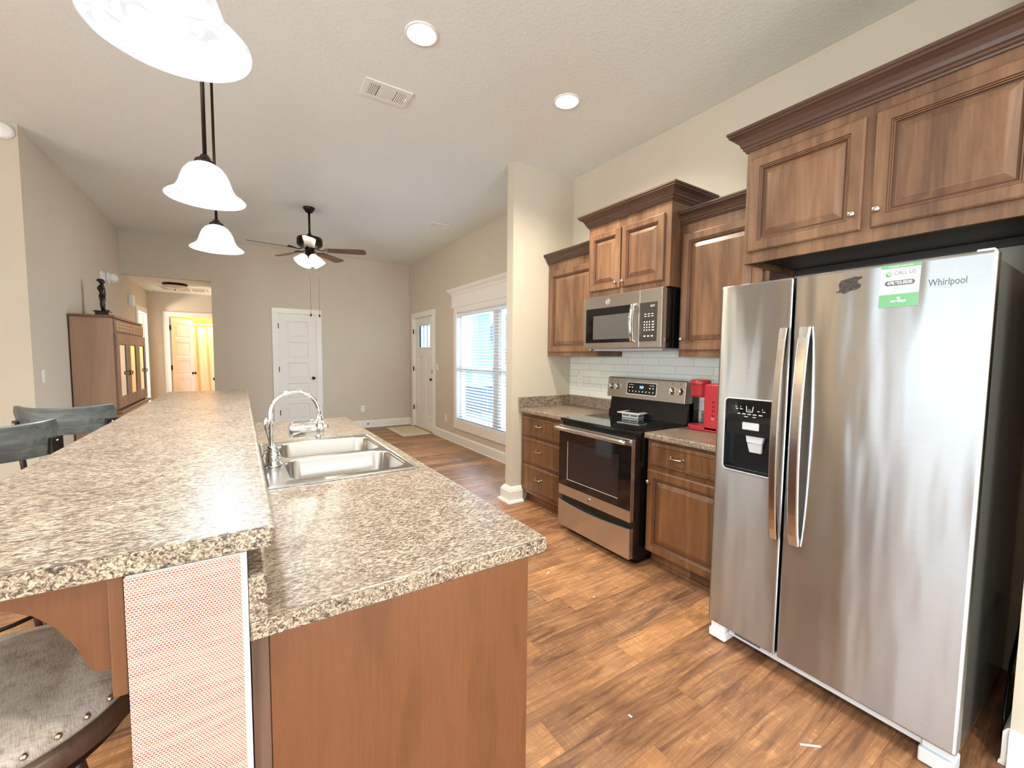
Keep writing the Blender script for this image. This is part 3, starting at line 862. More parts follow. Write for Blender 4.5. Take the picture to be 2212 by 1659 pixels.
# microwave cabinet
c = thing('wall_cabinet', (2.68, 2.25, 1.90), 'brown maple two-door upper cabinet above the microwave, taller than its neighbours', 'cabinet', None)
B().box(2.47, XW-.002, 1.848, YU, 1.90, 2.49, .001).done('cabinet_box', m_cab, c)
dr = cdoor(2.47, 2.288, 2.615, 1.945, 2.40, c, prof=[(q*.9, h) for q, h in DOORP]); cknob(2.45, 2.318, 1.985, dr)
dr = cdoor(2.47, 1.895, 2.272, 1.945, 2.40, c, prof=[(q*.9, h) for q, h in DOORP]); cknob(2.45, 2.245, 1.985, dr)
crown('crown_moulding', [(XW-.004, YU), (2.468, YU), (2.468, 1.848), (XW-.004, 1.848)], 2.472, c, 1.15)
# tall single upper, right of microwave
c = thing('wall_cabinet', (2.73, 1.6, 1.417), 'brown maple single-door upper cabinet between the microwave and refrigerator', 'cabinet', None)
B().box(2.59, XW-.002, 1.262, 1.846, 1.417, 2.33, .001).done('cabinet_box', m_cab, c)
dr = cdoor(2.59, 1.29, 1.832, 1.462, 2.255, c); cknob(2.57, 1.808, 1.54, dr)
crown('crown_moulding', [(2.585, 1.845), (2.585, 1.262)], 2.322, c)
# fridge cabinet
c = thing('wall_cabinet', (2.6, .73, 1.92), 'deep brown maple two-door cabinet mounted above the refrigerator', 'cabinet', None)
b = B().box(2.31, XW-.002, .208, 1.26, 1.955, 2.51, .001)
b.box(2.305, 2.325, .208, 1.262, 1.918, 2.512, .001).box(2.325, XW-.002, 1.243, 1.262, 1.918, 1.956)
b.done('cabinet_box', m_cab, c)
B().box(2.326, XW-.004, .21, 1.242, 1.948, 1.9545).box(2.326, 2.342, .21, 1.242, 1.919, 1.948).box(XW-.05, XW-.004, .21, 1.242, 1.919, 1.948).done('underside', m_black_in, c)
DP2 = [(q*1.0, h) for q, h in DOORP]
dr = cdoor(2.305, .748, 1.238, 1.975, 2.455, c); cknob(2.285, .776, 2.047, dr)
dr = cdoor(2.305, .24, .714, 1.975, 2.455, c); cknob(2.285, .690, 2.045, dr)
crown('crown_moulding', [(XW-.004, 1.262), (2.303, 1.262), (2.303, .208)], 2.502, c, 1.25)

# base cabinets
c = thing('base_cabinet', (2.6, 3.0, 0), 'brown maple three-drawer base cabinet in the corner left of the range', 'cabinet', None)
B().box(2.29, XW-.002, 2.632, 3.346, .10, .876, .001).done('cabinet_box', m_cabb, c)
B().box(2.355, 2.38, 2.632, 3.346, 0, .10).box(2.343, 2.356, 2.632, 3.346, 0, .018, .004).done('toe_kick', m_cabb, c)
for z0, z1 in ((.665, .845), (.405, .640), (.145, .380)):
    dr = cdoor(2.29, 2.655, 3.315, z0, z1, c, m_cabb, True); cpull(2.271, 3.04, (z0+z1)/2+.02, dr, .042)
c = thing('base_cabinet', (2.6, 1.55, 0), 'brown maple base cabinet with drawer above door, between range and refrigerator', 'cabinet', None)
B().box(2.29, XW-.002, 1.232, 1.838, .10, .876, .001).done('cabinet_box', m_cabb, c)
B().box(2.355, 2.38, 1.232, 1.838, 0, .10).box(2.343, 2.356, 1.232, 1.838, 0, .018, .004).done('toe_kick', m_cabb, c)
B().box(2.350, 2.356, 1.245, 1.535, .020, .092, .002).done('toe_vent', m_glaze, c)
dr = cdoor(2.29, 1.262, 1.812, .700, .855, c, m_cabb, True); cpull(2.271, 1.60, .782, dr, .045)
dr = cdoor(2.29, 1.262, 1.828, .110, .668, c, m_cabb); cknob(2.27, 1.806, .588, dr)

# worktops of the run with backsplash upstand
def worktop(name, label, y0, y1, left):
    b = B().box(2.247, XW-.002, y0, y1, .876, .914, .008, 3)
    b.box(2.880, XW-.002, y0, y1, .914, 1.017, .004)
    if left: b.box(2.243, 2.882, 3.327, 3.346, .914, 1.017, .004)
    return tag(b.done(name, m_counter, None, (2.6, (y0+y1)/2, .876)), label, 'countertop')
worktop('countertop', 'mottled brown laminate worktop with upstand in the corner left of the range', 2.622, 3.346, True)
worktop('countertop', 'mottled brown laminate worktop under the red coffee maker', 1.235, 1.842, False)
struct(B().box(XW-.009, XW-.0005, 1.262, 3.347, 1.0175, 1.4165).box(XW-.009, XW-.0005, 1.84, 2.63, .93, 1.0175).box(XW-.009, XW-.0005, 1.85, 2.64, 1.4165, 1.50).done('trim_backsplash', m_tile))

def outlet(label, p, u, n, kind='outlet', w=.07, h=.115):
    """wall plate; p centre, u right, n out"""
    p, u, n = Vector(p), Vector(u), Vector(n)
    def mp(a, c, d): return p+u*a+Vector((0, 0, c))+n*d
    t = thing('wall_outlet' if kind == 'outlet' else 'light_switch', p, label, 'outlet' if kind == 'outlet' else 'switch')
    B().prism([(-w/2, -h/2), (w/2, -h/2), (w/2, h/2), (-w/2, h/2)], mp, .0005, .006, .002).done('cover_plate', m_white, t)
    b = B(); dk = B()
    if kind == 'outlet':
        for z in (-.02, .02):
            so = B().prism([(-.016, z-.013), (.016, z-.013), (.016, z+.013), (-.016, z+.013)], mp, .006, .0085, .002).done('socket', m_white, t)
            for a in (-.006, .006): B().prism([(a-.0012, z-.005), (a+.0012, z-.005), (a+.0012, z+.005), (a-.0012, z+.005)], mp, .008, .0088).done('slot', m_blackp, so)
    else:
        b.prism([(-.016, -.03), (.016, -.03), (.016, .03), (-.016, .03)], mp, .006, .010, .002); b.done('rocker', m_white, t)
    return t
outlet('white outlet on the tiled splashback left of the range', (XW-.009, 3.185, 1.17), (0, -1, 0), NX)
outlet('white outlet low on the far wall right of the closet door', (1.965, YF, .375), (1, 0, 0), (0, -1, 0))
outlet('white outlet low on the right wall between front door and window', (XW, 6.52, .366), (0, -1, 0), NX)
outlet('white light switch beside the front door', (XW, 6.89, 1.21), (0, -1, 0), NX, 'switch')
outlet('white light switch on the grey left wall before the armoire', (XL, 5.23, 1.20), (0, 1, 0), (1, 0, 0), 'switch')
tag(B().cyl((2.05, YF-.016, .075), (2.05, YF-.020, .075), .011, n=16).cyl((2.05, YF-.020, .075), (2.05, YF-.075, .075), .005, n=10).ball((2.05, YF-.078, .075), .009).done('door_stop', m_bronze, None, (2.05, YF-.02, .075)), 'small dark door stop on the far baseboard', 'door stop')

# ---------------- range
rg = thing('range', (2.5, 2.235, 0), 'stainless and black electric range with glass cooktop', 'oven')
y0, y1 = 1.852, 2.612
B().box(2.19, 2.86, y0, y1, .045, .905, .003).box(2.24, 2.80, y0+.02, y1-.02, .0, .05).done('body', m_black, rg)
b = B().box(2.165, 2.80, y0-.002, y1+.002, .898, .922, .006, 3); b.done('cooktop', m_blackgl, rg)
ringm = plain('burner_ring_print', srgb(52, 50, 50), .2, nscale=3, namp=.05)
for (cx, cy, r) in ((2.33, 2.04, .105), (2.33, 2.42, .08), (2.62, 2.42, .09), (2.62, 2.04, .075)):
    B().lathe([(r, .9221), (r+.003, .9224), (r+.006, .9221)], (cx, cy, 0), 48).done('burner_ring', ringm, rg)
dr = B().box(2.152, 2.19, y0+.006, y1-.006, .305, .868, .004).done('oven_door', m_steel, rg)
B().box(2.149, 2.153, y0+.008, y1-.008, .385, .825, .001).done('door_glass', m_blackgl, dr)
B().box(2.1475, 2.1495, y0+.115, y1-.115, .445, .745, .0006).done('oven_window', m_ovenwin, dr)
B().box(2.1468, 2.1476, y1-.117, y1-.113, .445, .745).box(2.1468, 2.1476, y0+.115, y1-.115, .442, .446).done('window_edge', m_gasket, dr)
b = B()
b.tube([(2.098, y0+.012, .852), (2.092, y0+.06, .852), (2.088, (y0+y1)/2, .852), (2.092, y1-.06, .852), (2.098, y1-.012, .852)], [.015, .017, .018, .017, .015], 14)
b.box(2.10, 2.155, y0+.018, y0+.045, .842, .864, .004).box(2.10, 2.155, y1-.045, y1-.018, .842, .864, .004)
b.done('handle', m_steel_h, dr)
q = Vector(NX).to_track_quat('Z', 'Y').to_matrix()
B().lathe([(0, 0), (.017, 0), (.016, .004), (0, .005)], (2.152, 2.25, .345), 24, basis=q).done('badge', m_nickel, dr)
text('badge_letters', 'GE', .016, ((2.1462, 2.25, .345), (0, -1, 0), (0, 0, 1)), m_greyp, dr)
b = B(); pts = []
zt_ = lambda s: .262-.022*math.sin(math.pi*s)
poly = [(y0+.006, .052), (y1-.006, .052)]+[(y1-.006-(y1-y0-.012)*k/16, zt_(k/16)) for k in range(17)]
b.prism(poly, lambda a, c, d: Vector((d, a, c)), 2.150, 2.19, .0025)
b.done('drawer', m_steel, rg)
# backguard
B().prism([(2.72, .922), (2.80, .922), (2.80, 1.08), (2.745, 1.08)], lambda a, c, d: Vector((a, d, c)), y0, y1).prism([(2.715, .922), (2.745, .922), (2.742, .962), (2.722, .962)], lambda a, c, d: Vector((a, d, c)), y0-.004, y1+.004).box(2.75, 2.86, y0, y1, .90, 1.20).done('backguard', m_black, rg)
bp = B().prism([(2.688, 1.075), (2.78, 1.075), (2.78, 1.243), (2.712, 1.243), (2.703, 1.234)], lambda a, c, d: Vector((a, d, c)), y0-.002, y1+.002, .003).done('control_panel', m_steel, rg)
sl = Vector((2.703-2.688, 0, 1.234-1.075)).normalized()
nn = Vector((-sl.z, 0, sl.x))
def mpc(a, c, d): return Vector((2.688, 0, 1.075))+Vector((0, -1, 0))*a+sl*c+nn*d    # a = -y
b = B(); 
b.prism([(-2.385, .040), (-2.115, .040), (-2.107, .048), (-2.107, .122), (-2.115, .130), (-2.385, .130), (-2.393, .122), (-2.393, .048)], mpc, -.001, .002)
dsp = b.done('display', m_blackgl, bp)
B().prism([(-2.40, .034), (-2.10, .034), (-2.10, .136), (-2.40, .136)], mpc, -.002, .0008, 0).done('display_frame', m_gasket, bp)
B().prism([(-2.275, .080), (-2.222, .080), (-2.222, .112), (-2.275, .112)], mpc, .001, .0024).done('lit_digits_window', m_blackp, dsp)
text('clock_digits', '10:9', .030, (mpc(-2.248, .096, .0026), (0, -1, 0), sl), m_lcd, dsp, sx=.8, bold=.0006)
b = B()
for a in (-2.368, -2.34, -2.165, -2.135): b.prism([(a-.006, .088), (a+.006, .088), (a+.006, .098), (a-.006, .098)], mpc, .0015, .0024)
for k in range(8):
    a = -2.368+.0335*k; b.prism([(a-.005, .056), (a+.005, .056), (a+.004, .067), (a-.004, .067)], mpc, .0015, .0024)
b.prism([(-2.375, .112), (-2.33, .112), (-2.33, .116), (-2.375, .116)], mpc, .0015, .0024).prism([(-2.17, .112), (-2.125, .112), (-2.125, .116), (-2.17, .116)], mpc, .0015, .0024)
b.done('key_marks', m_mark, dsp)
for a in (-2.570, -2.500, -1.965, -1.892):
    p = mpc(a, .088, 0); qq = nn.to_track_quat('Z', 'Y').to_matrix()
    k = B().lathe([(0, 0), (.026, 0), (.025, .004), (.020, .008), (.019, .022), (.016, .026), (0, .027)], p, 24, basis=qq).done('knob', m_nickel, bp)
    B().prism([(a-.005, .066), (a+.005, .066), (a+.005, .110), (a-.005, .110)], mpc, .018, .034, .002).done('knob_grip', m_steel_h, k)
b = B()
for a in (-2.570, -2.500, -1.965, -1.892):
    for j in range(9):
        th = R(-130+j*32); b.prism([(a+.032*math.sin(th)-.0012, .088+.032*math.cos(th)-.002), (a+.032*math.sin(th)+.0012, .088+.032*math.cos(th)-.002), (a+.032*math.sin(th)+.0012, .088+.032*math.cos(th)+.002), (a+.032*math.sin(th)-.0012, .088+.032*math.cos(th)+.002)], mpc, 0, .0006)
    b.prism([(a-.004, .138), (a+.004, .138), (a+.004, .148), (a-.004, .148)], mpc, 0, .0006)
b.done('dial_marks', m_greyp, bp)

# vented white gadget on the cooktop
gz = thing('vented_box', (2.70, 2.30, .9225), 'white square vented plastic box with wider lid on the cooktop', 'plastic box')
rz = Matrix.Rotation(R(8), 3, 'Z'); pv = (2.70, 2.31, .94)
b = B().box(2.625, 2.775, 2.235, 2.385, .9225, .958, .004, rot=rz, piv=pv)
for k in (-1, 1):
    pass
b.done('box_body', m_white, gz)
b = B()
for yv in (2.272, 2.346): b.box(2.6235, 2.626, yv-.030, yv+.030, .938, .948, rot=rz, piv=pv)
for xv in (2.664, 2.736): b.box(xv-.030, xv+.030, 2.2335, 2.236, .938, .948, rot=rz, piv=pv)
b.done('vent_slots', m_greyp, gz)
B().box(2.598, 2.802, 2.205, 2.415, .958, .968, .0045, 3, rot=rz, piv=pv).done('lid', m_white, gz)
B().box(2.635, 2.765, 2.245, 2.375, .968, .9688, rot=rz, piv=pv).done('lid_window', m_panelgr, gz)

# ---------------- microwave
mw = thing('microwave', (2.65, 2.25, 1.47), 'stainless over-the-range microwave with black door window', 'microwave')
y0, y1, xf_ = 1.866, 2.644, 2.435
B().box(2.475, XW-.004, y0+.002, y1-.002, 1.478, 1.892, .002).done('body', m_black, mw)
B().box(xf_, 2.475, y0, y1, 1.478, 1.895, .004, 2).done('front_frame', m_steel, mw)
yd = 2.055      # door / control split
dr = B().box(xf_-.010, xf_+.004, yd+.003, y1-.002, 1.482, 1.893, .003).done('door', m_steel, mw)
B().box(xf_-.012, xf_-.009, 2.118, y1-.030, 1.525, 1.800, .001).done('door_glass', m_blackgl, dr)
B().box(xf_-.0128, xf_-.0118, 2.135, y1-.115, 1.552, 1.740).done('window_mesh', m_mwwin, dr)
b = B().tube([(xf_-.01, 2.100, 1.795), (xf_-.045, 2.100, 1.785), (xf_-.055, 2.100, 1.72), (xf_-.060, 2.100, 1.66), (xf_-.055, 2.100, 1.60), (xf_-.045, 2.100, 1.535), (xf_-.01, 2.100, 1.525)], [.011, .013, .015, .016, .015, .013, .011], 14)
b.done('handle', m_chrome, dr)
B().lathe([(.017, 0), (.018, .002), (.020, .002), (.021, 0)], (xf_-.010, 2.375, 1.845), 32, basis=q).done('badge_ring', m_gasket, dr)
text('badge_letters', 'GE', .022, ((xf_-.0108, 2.375, 1.845), (0, -1, 0), (0, 0, 1)), m_gasket, dr)
cp = B().box(xf_-.010, xf_+.004, y0+.001, yd-.003, 1.482, 1.893, .003).done('control_section', m_steel, mw)
B().box(xf_-.012, xf_-.009, y0+.040, yd+.004, 1.525, 1.800, .001).done('keypad_panel', m_panelgr, cp)
b = B()
def mk(y, z, w=.010, h=.008): b.box(xf_-.0128, xf_-.0118, y-w/2, y+w/2, z-h/2, z+h/2)
for r_, z in enumerate((1.718, 1.702)):
    for k in range(3): mk(2.005-.030*k, z, .018, .006)
for r_ in range(4):
    for k in range(3): mk(2.012-.022*k, 1.662-.019*r_, .010, .010)
    mk(1.938, 1.662-.019*r_, .020, .008)
for k in range(3): mk(2.008-.032*k, 1.563, .017, .010)
b.done('key_marks', m_mark, cp)
text('clock_digits', '8:07', .022, ((xf_-.0125, 1.945, 1.772), (0, -1, 0), (0, 0, 1)), m_mark, cp)
B().box(2.50, 2.86, y0+.05, y1-.05, 1.462, 1.479, .004).done('underside_grille', m_gasket, mw)

# ---------------- refrigerator
fr_ = thing('refrigerator', (2.35, .727, 0), 'tall stainless side-by-side refrigerator with water dispenser', 'refrigerator')
FX = 1.951
B().box(2.035, 2.83, .300, 1.158, .045, 1.742, .004).done('body', m_side, fr_)
fd = B().box(FX, 2.010, .8535, 1.166, .095, 1.752, .009, 3)
cut1 = B()
def rrect(u0, u1, v0, v1, r, n=6):
    pts = []
    for cx, cy, a in ((u1-r, v0+r, -90), (u1-r, v1-r, 0), (u0+r, v1-r, 90), (u0+r, v0+r, 180)):
        for k in range(n+1):
            t = R(a+90*k/n); pts.append((cx+r*math.cos(t), cy+r*math.sin(t)))
    return pts
cut1.prism(rrect(.898, 1.121, .885, 1.222, .018), lambda a, c_, d: Vector((d, a, c_)), FX-.02, 1.998)
fd = fd.done('freezer_door', m_steel_f, fr_, cut=[cut1])
rd = B().box(FX, 2.010, .288, .8445, .095, 1.752, .009, 3).done('fridge_door', m_steel_f, fr_)
B().box(2.008, 2.036, .298, .84, .11, 1.742, .003).box(2.008, 2.036, .858, 1.156, .11, 1.742, .003).done('door_gasket', m_gasket, fr_)
# handles: flat bars bowed outwards
def fhandle(ya_, yb_, parent):
    b = B(); n = 20; t = bmesh.new(); rows = []
    for i in range(n+1):
        s = i/n; z = .625+(1.541-.625)*s
        o_ = .018+.040*math.sin(math.pi*min(1, max(0, s)))**.7
        x1 = FX-o_; x0 = x1+.014
        rows.append([t.verts.new((x0, ya_, z)), t.verts.new((x1+.003, ya_, z)), t.verts.new((x1, ya_+.004, z)), t.verts.new((x1, yb_-.004, z)), t.verts.new((x1+.003, yb_, z)), t.verts.new((x0, yb_, z))])
    for A, C in zip(rows, rows[1:]):
        for k in range(6): t.faces.new((A[k], A[(k+1) % 6], C[(k+1) % 6], C[k]))
    t.faces.new(rows[0]); t.faces.new(rows[-1][::-1])
    bmesh.ops.recalc_face_normals(t, faces=t.faces[:])
    b._merge(t)
    for z0 in (.628, 1.512): b.box(FX-.016, FX+.001, ya_+.006, yb_-.006, z0, z0+.026, .002)
    return b.done('door_handle', m_steel_h, parent)
fhandle(.8595, .890, fd)
fhandle(.777, .815, rd)
# dispenser
b = B()
t = bmesh.new(); P1 = rrect(.898, 1.121, .885, 1.222, .018); n = len(P1)
A = [t.verts.new((FX-.003, a, c_)) for a, c_ in rrect(.893, 1.126, .880, 1.227, .022)]
C = [t.verts.new((FX-.004, a, c_)) for a, c_ in P1]; D = [t.verts.new((FX+.010, a, c_)) for a, c_ in P1]; E0 = [t.verts.new((FX+.001, a, c_)) for a, c_ in rrect(.893, 1.126, .880, 1.227, .022)]
for i in range(n):
    j = (i+1) % n
    t.faces.new((E0[i], E0[j], A[j], A[i])); t.faces.new((A[i], A[j], C[j], C[i])); t.faces.new((C[i], C[j], D[j], D[i]))
bmesh.ops.recalc_face_normals(t, faces=t.faces[:]); b._merge(t)
b.done('dispenser_trim', m_gasket, fd)
cav = B().box(1.994, 1.9975, .900, 1.119, .887, 1.22)
for (a, b0, c0, d0) in ((.8985, .901, .887, 1.22), (1.118, 1.1205, .887, 1.22)): cav.box(FX+.001, 1.997, a, b0, c0, d0)
cav.box(FX+.001, 1.997, .899, 1.120, .886, .889)
ds = cav.done('dispenser_cavity', m_blackp, fd)
B().box(FX-.001, 1.994, .900, 1.1195, 1.118, 1.2205, .002).done('dispenser_panel', m_blackgl, ds)
B().box(FX+.004, FX+.006, .905, 1.115, 1.055, 1.118).done('dispenser_hood', m_blackp, ds)
B().box(FX+.001, FX+.03, .965, 1.040, 1.082, 1.117, .003).done('light_housing', m_gasket, ds)
b = B().prism([(.955, 1.020), (1.022, 1.020), (1.016, .975), (.962, .975)], lambda a, c_, d: Vector((FX+.008+(1.05-c_)*.25+d, a, c_)), 0, .014, .003)
b.prism([(.946, 1.058), (1.030, 1.065), (1.022, 1.022), (.955, 1.020)], lambda a, c_, d: Vector((FX+.012+d, a, c_)), 0, .02, .003)
b.done('ice_paddle', m_gasket, ds)
B().box(FX+.002, 1.99, .905, 1.115, .889, .898, .002).done('drip_tray', m_blackp, ds)
b = B()
def dm(y, z, w, h): b.box(FX-.0018, FX-.0008, y-w/2, y+w/2, z-h/2, z+h/2)
for y, z, w in ((1.065, 1.177, .010), (1.045, 1.177, .013), (.968, 1.172, .010), (.945, 1.172, .013)): dm(y, z, w, .003)
for k, y in enumerate((1.055, 1.032, 1.008, .984, .958)): dm(y, 1.155, .016 if k else .012, .004)
dm(1.022, 1.143, .016, .003); dm(.985, 1.143, .014, .003)
b.prism([(1.024, 1.192), (1.021, 1.192), (1.018, 1.168), (.996, 1.168), (.993, 1.192), (.990, 1.192), (.993, 1.165), (1.021, 1.165)], lambda a, c_, d: Vector((d, a, c_)), FX-.0018, FX-.0008)
b.box(FX-.0018, FX-.0008, 1.003, 1.006, 1.172, 1.176).box(FX-.0018, FX-.0008, 1.009, 1.012, 1.174, 1.178)
b.box(FX-.0018, FX-.0008, 1.069, 1.071, 1.182, 1.190).box(FX-.0018, FX-.0008, 1.047, 1.049, 1.184, 1.190).box(FX-.0018, FX-.0008, .950, .952, 1.179, 1.185)
b.done('button_marks', m_mark, ds)
text('logo', 'Whirlpool', .033, ((FX-.0006, .394, 1.668), (0, -1, 0), (0, 0, 1)), m_greyp, rd, .0005, sx=.66, label='grey brand lettering')
b = B()
n_ = 24
b.tube([(FX-.0012, .394+.022*math.cos(R(200+130*k/n_)), 1.664+.013*math.sin(R(200+130*k/n_))) for k in range(n_+1)], .0007, 6)
b.done('logo_swoosh', m_gasket, rd)
# base grille and feet
b = B().box(1.992, 2.04, .36, 1.08, .050, .092, .004)
b.done('base_grille', m_gasket, fr_)
B().box(1.990, 1.9925, .93, 1.05, .064, .078).done('grille_slot', m_greyp, fr_)
b = B().box(1.962, 2.05, 1.082, 1.166, .012, .052, .006).box(1.972, 2.05, 1.090, 1.160, .052, .090, .003)
b.done('foot_cover', m_white, fr_)
b = B().box(1.962, 2.05, .292, .382, .006, .058, .006).box(1.975, 2.05, .298, .375, .058, .090, .003)
b.done('foot_cover', m_gasket, fr_)
for y in (1.13, .335):
    for x in (2.06, 2.7): B().cyl((x, y, 0), (x, y, .05), .016).done('roller', m_blackp, fr_)
B().box(1.985, 2.03, .30, .34, 1.752, 1.764, .003).done('hinge_cover', m_gasket, fr_)
# magnet flyer
mg = thing('magnet_flyer', (FX-.001, .515, 1.67), 'green and white phone-number magnet high on the refrigerator door', 'magnet')
def mpm(a, c_, d): return Vector((FX-.0005-d, .568-a, 1.596+c_))      # a right 0..0.107, c up 0..0.150
tz = lambda c_: c_
B().prism([(0, 0), (.105, .002), (.108, .148), (.002, .150)], mpm, .0002, .0014).done('magnet_card', m_paper, mg)
B().prism([(0, 0), (.105, .002), (.106, .048), (.0007, .046)], mpm, .0014, .0018).done('green_band', m_green, mg)
B().prism([(.0018, .137), (.1078, .136), (.108, .148), (.002, .150)], mpm, .0014, .0018).done('green_band', m_green, mg)
rdir = (0, -1, 0); udir = (0, 0, 1)
text('lettering', 'CALL US', .0185, (mpm(.067, .119, .0016), rdir, udir), m_greyp, mg, .0003, sx=.82)
q3 = B().lathe([(0, .0014), (.0088, .0014), (.0088, .0019), (0, .0019)], mpm(.0245, .117, 0), 24, basis=q).done('phone_badge', m_green, mg)
B().lathe([(.0028, .0019), (.0028, .0022), (.0045, .0022), (.0045, .0019)], mpm(.0245, .117, 0), 20, basis=q).done('phone_dial', m_paper, mg)
B().prism([(.032+.0, .1065), (.099, .1065), (.099, .1072), (.032, .1072)], mpm, .0014, .0018).done('underline', m_greyp, mg)
B().prism([(u, v) for u, v in rrect(.014, .095, .076, .094, .009)], mpm, .0014, .0018).done('number_band', m_greyp, mg)
text('phone_number', '478.953.0520', .0145, (mpm(.0545, .085, .0022), rdir, udir), m_paper, mg, .0003, sx=.84, bold=.0004)
text('small_print', 'Macon, GA', .006, (mpm(.052, .068, .0016), rdir, udir), m_greyp, mg, .0002)
text('brand_print', 'amedisys', .0115, (mpm(.054, .022, .0022), rdir, udir), m_paper, mg, .0003, bold=.0003)
B().lathe([(0, .0018), (.0048, .0018), (.0048, .0022), (0, .0022)], mpm(.054, .032, 0), 20, basis=q).done('brand_dot', m_paper, mg)
text('top_print', 'homehealth.amedisys.com', .0062, (mpm(.055, .143, .0022), rdir, udir), m_paper, mg, .0002)
# black residue where something was peeled off
pp = [(.702, 1.668), (.690, 1.676), (.693, 1.700), (.686, 1.712), (.668, 1.716), (.640, 1.722), (.634, 1.719), (.624, 1.722), (.620, 1.713), (.632, 1.708), (.634, 1.697), (.622, 1.690), (.626, 1.678), (.640, 1.672), (.655, 1.670), (.676, 1.660), (.682, 1.666)]
tag(B().prism(pp, lambda a, c_, d: Vector((d, a, c_)), FX-.0008, FX-.0001).done('sticker_residue', m_residue, None, (FX, .66, 1.69)), 'ragged black residue of a peeled sticker on the refrigerator', 'sticker residue')
# cord behind the fridge
tag(B().tube([(2.86, .262, .36), (2.82, .258, .30), (2.66, .250, .27), (2.50, .246, .22), (2.42, .240, .16), (2.36, .236, .10), (2.34, .234, .02), (2.42, .236, .008), (2.60, .242, .008)], .006, 8).done('power_cord', m_blackp, None, (2.6, .25, .0)), 'black power cord in the gap beside the refrigerator', 'cord')

# ---------------- coffee maker
km = thing('coffee_maker', (2.70, 1.65, .914), 'red single-cup coffee maker on the worktop by the refrigerator', 'coffee maker')
B().box(2.625, 2.745, 1.515, 1.665, .916, 1.238, .014, 4).done('body', m_redk, km)
b = B().prism([(2.625, 1.56), (2.745, 1.56), (2.745, 1.75)]+[(2.685+.060*math.cos(R(t)), 1.745+.058*math.sin(R(t))) for t in range(10, 171, 16)]+[(2.625, 1.75)], lambda a, c_, d: Vector((a, c_, d)), .915, .948, .006)
b.done('drip_base', m_redk, km)
hd = B().lathe([(0, 1.142), (.052, 1.142), (.058, 1.146), (.061, 1.16), (.064, 1.228), (.066, 1.232), (.066, 1.256), (.058, 1.260), (0, 1.262)], (2.688, 1.730, 0), 40).done('brew_head', m_redk, km)
B().lathe([(.0655, 1.228), (.0675, 1.230), (.0675, 1.233), (.0655, 1.235)], (2.688, 1.730, 0), 40).done('lid_seam', m_redd, hd)
for z, r in ((1.122, .010), (1.092, .009), (1.062, .009), (1.032, .008)):
    B().lathe([(0, 0), (r, 0), (r, .002), (0, .003)], (2.625, 1.592, z), 20, basis=q).done('button', m_redd, km)
text('button_text', 'BREW\nMUG', .009, ((2.6245, 1.592, 1.006), (0, -1, 0), (0, 0, 1)), m_mark, km, .0003)

# ================================================================ ISLAND
YI = .887
isl = thing('kitchen_island', (.33, 2.2, 0), 'maple island cabinet with a raised bar wall, its plain end panel facing the viewer', 'kitchen island')
cut0 = B().box(.072, .70-.05, 1.747, 2.638, .715, .95)
B().box(.030, .625, YI+.012, 3.47, .10, .875).done('cabinet_box', m_panel, isl, cut=[cut0])
B().box(.032, .632, YI, YI+.016, .0, .876, .001).done('end_panel', m_panel, isl)
B().box(.002, .031, YI+.004, YI+.03, .0, .876, .001).done('filler_strip', m_darkwood, isl)
B().box(.05, .56, YI+.016, 3.46, .0, .10).done('toe_kick', m_cabb, isl)
yy = YI+.03
for i in range(4):
    w_ = (3.45-yy)/4
    y_0, y_1 = YI+.03+w_*i+.012, YI+.03+w_*(i+1)-.012
    b = B().rings(((.625, 0, 0), (0, 1, 0), (0, 0, 1), (1, 0, 0)), y_0, y_1, .12, .66, DOORP, glaze=GL); b.done('cabinet_door', [m_cabb, m_glaze], isl)
    b = B().rings(((.625, 0, 0), (0, 1, 0), (0, 0, 1), (1, 0, 0)), y_0, y_1, .69, .85, DRWP, glaze=(4,)); b.done('drawer_front', [m_cabb, m_glaze], isl)
# pony wall
pw = struct(B().box(-.165, 0, YI-.004, 4.38, 0, 1.051).done('wall_bar', m_trim))
B().box(-.167, -.010, YI-.0065, YI-.0042, 0, 1.049, .0008).done('woven_end_panel', m_weave, pw)
B().box(-.170, -.1655, YI+.01, 4.38, 0, 1.05).done('back_panel', m_panel, pw)
# lower worktop with sink cut-out
SX0, SX1, SY0, SY1 = .070, .650, 1.745, 2.640
b = B().box(.001, .699, .887, 3.52, .876, .914, .009, 3)
cut = B(); cut.box(SX0+.014, SX1-.014, SY0+.014, SY1-.014, .85, .95)
ct = b.done('countertop', m_counter, None, (.35, 2.2, .876), cut=[cut])
tag(ct, 'lower mottled brown laminate island worktop around the steel sink', 'countertop')
B().box(.001, .031, .884, 3.52, .9145, 1.004, .006, 3).done('upstand', m_counter, ct)
B().box(.0012, .690, .8858, .8868, .8775, .9125, .0003).box(.0012, .0300, .8828, .8838, .915, 1.0, .0003).done('end_cap', m_edge, ct)
# bar top
bt = B().box(-.515, .047, .882, 4.46, 1.0515, 1.090, .010, 3).done('countertop', m_counter, None, (-.23, 2.7, 1.0515))
tag(bt, 'long raised mottled brown laminate bar top', 'countertop')
B().box(-.506, .038, .8808, .8818, 1.0530, 1.0885, .0003).done('end_cap', m_edge, bt)
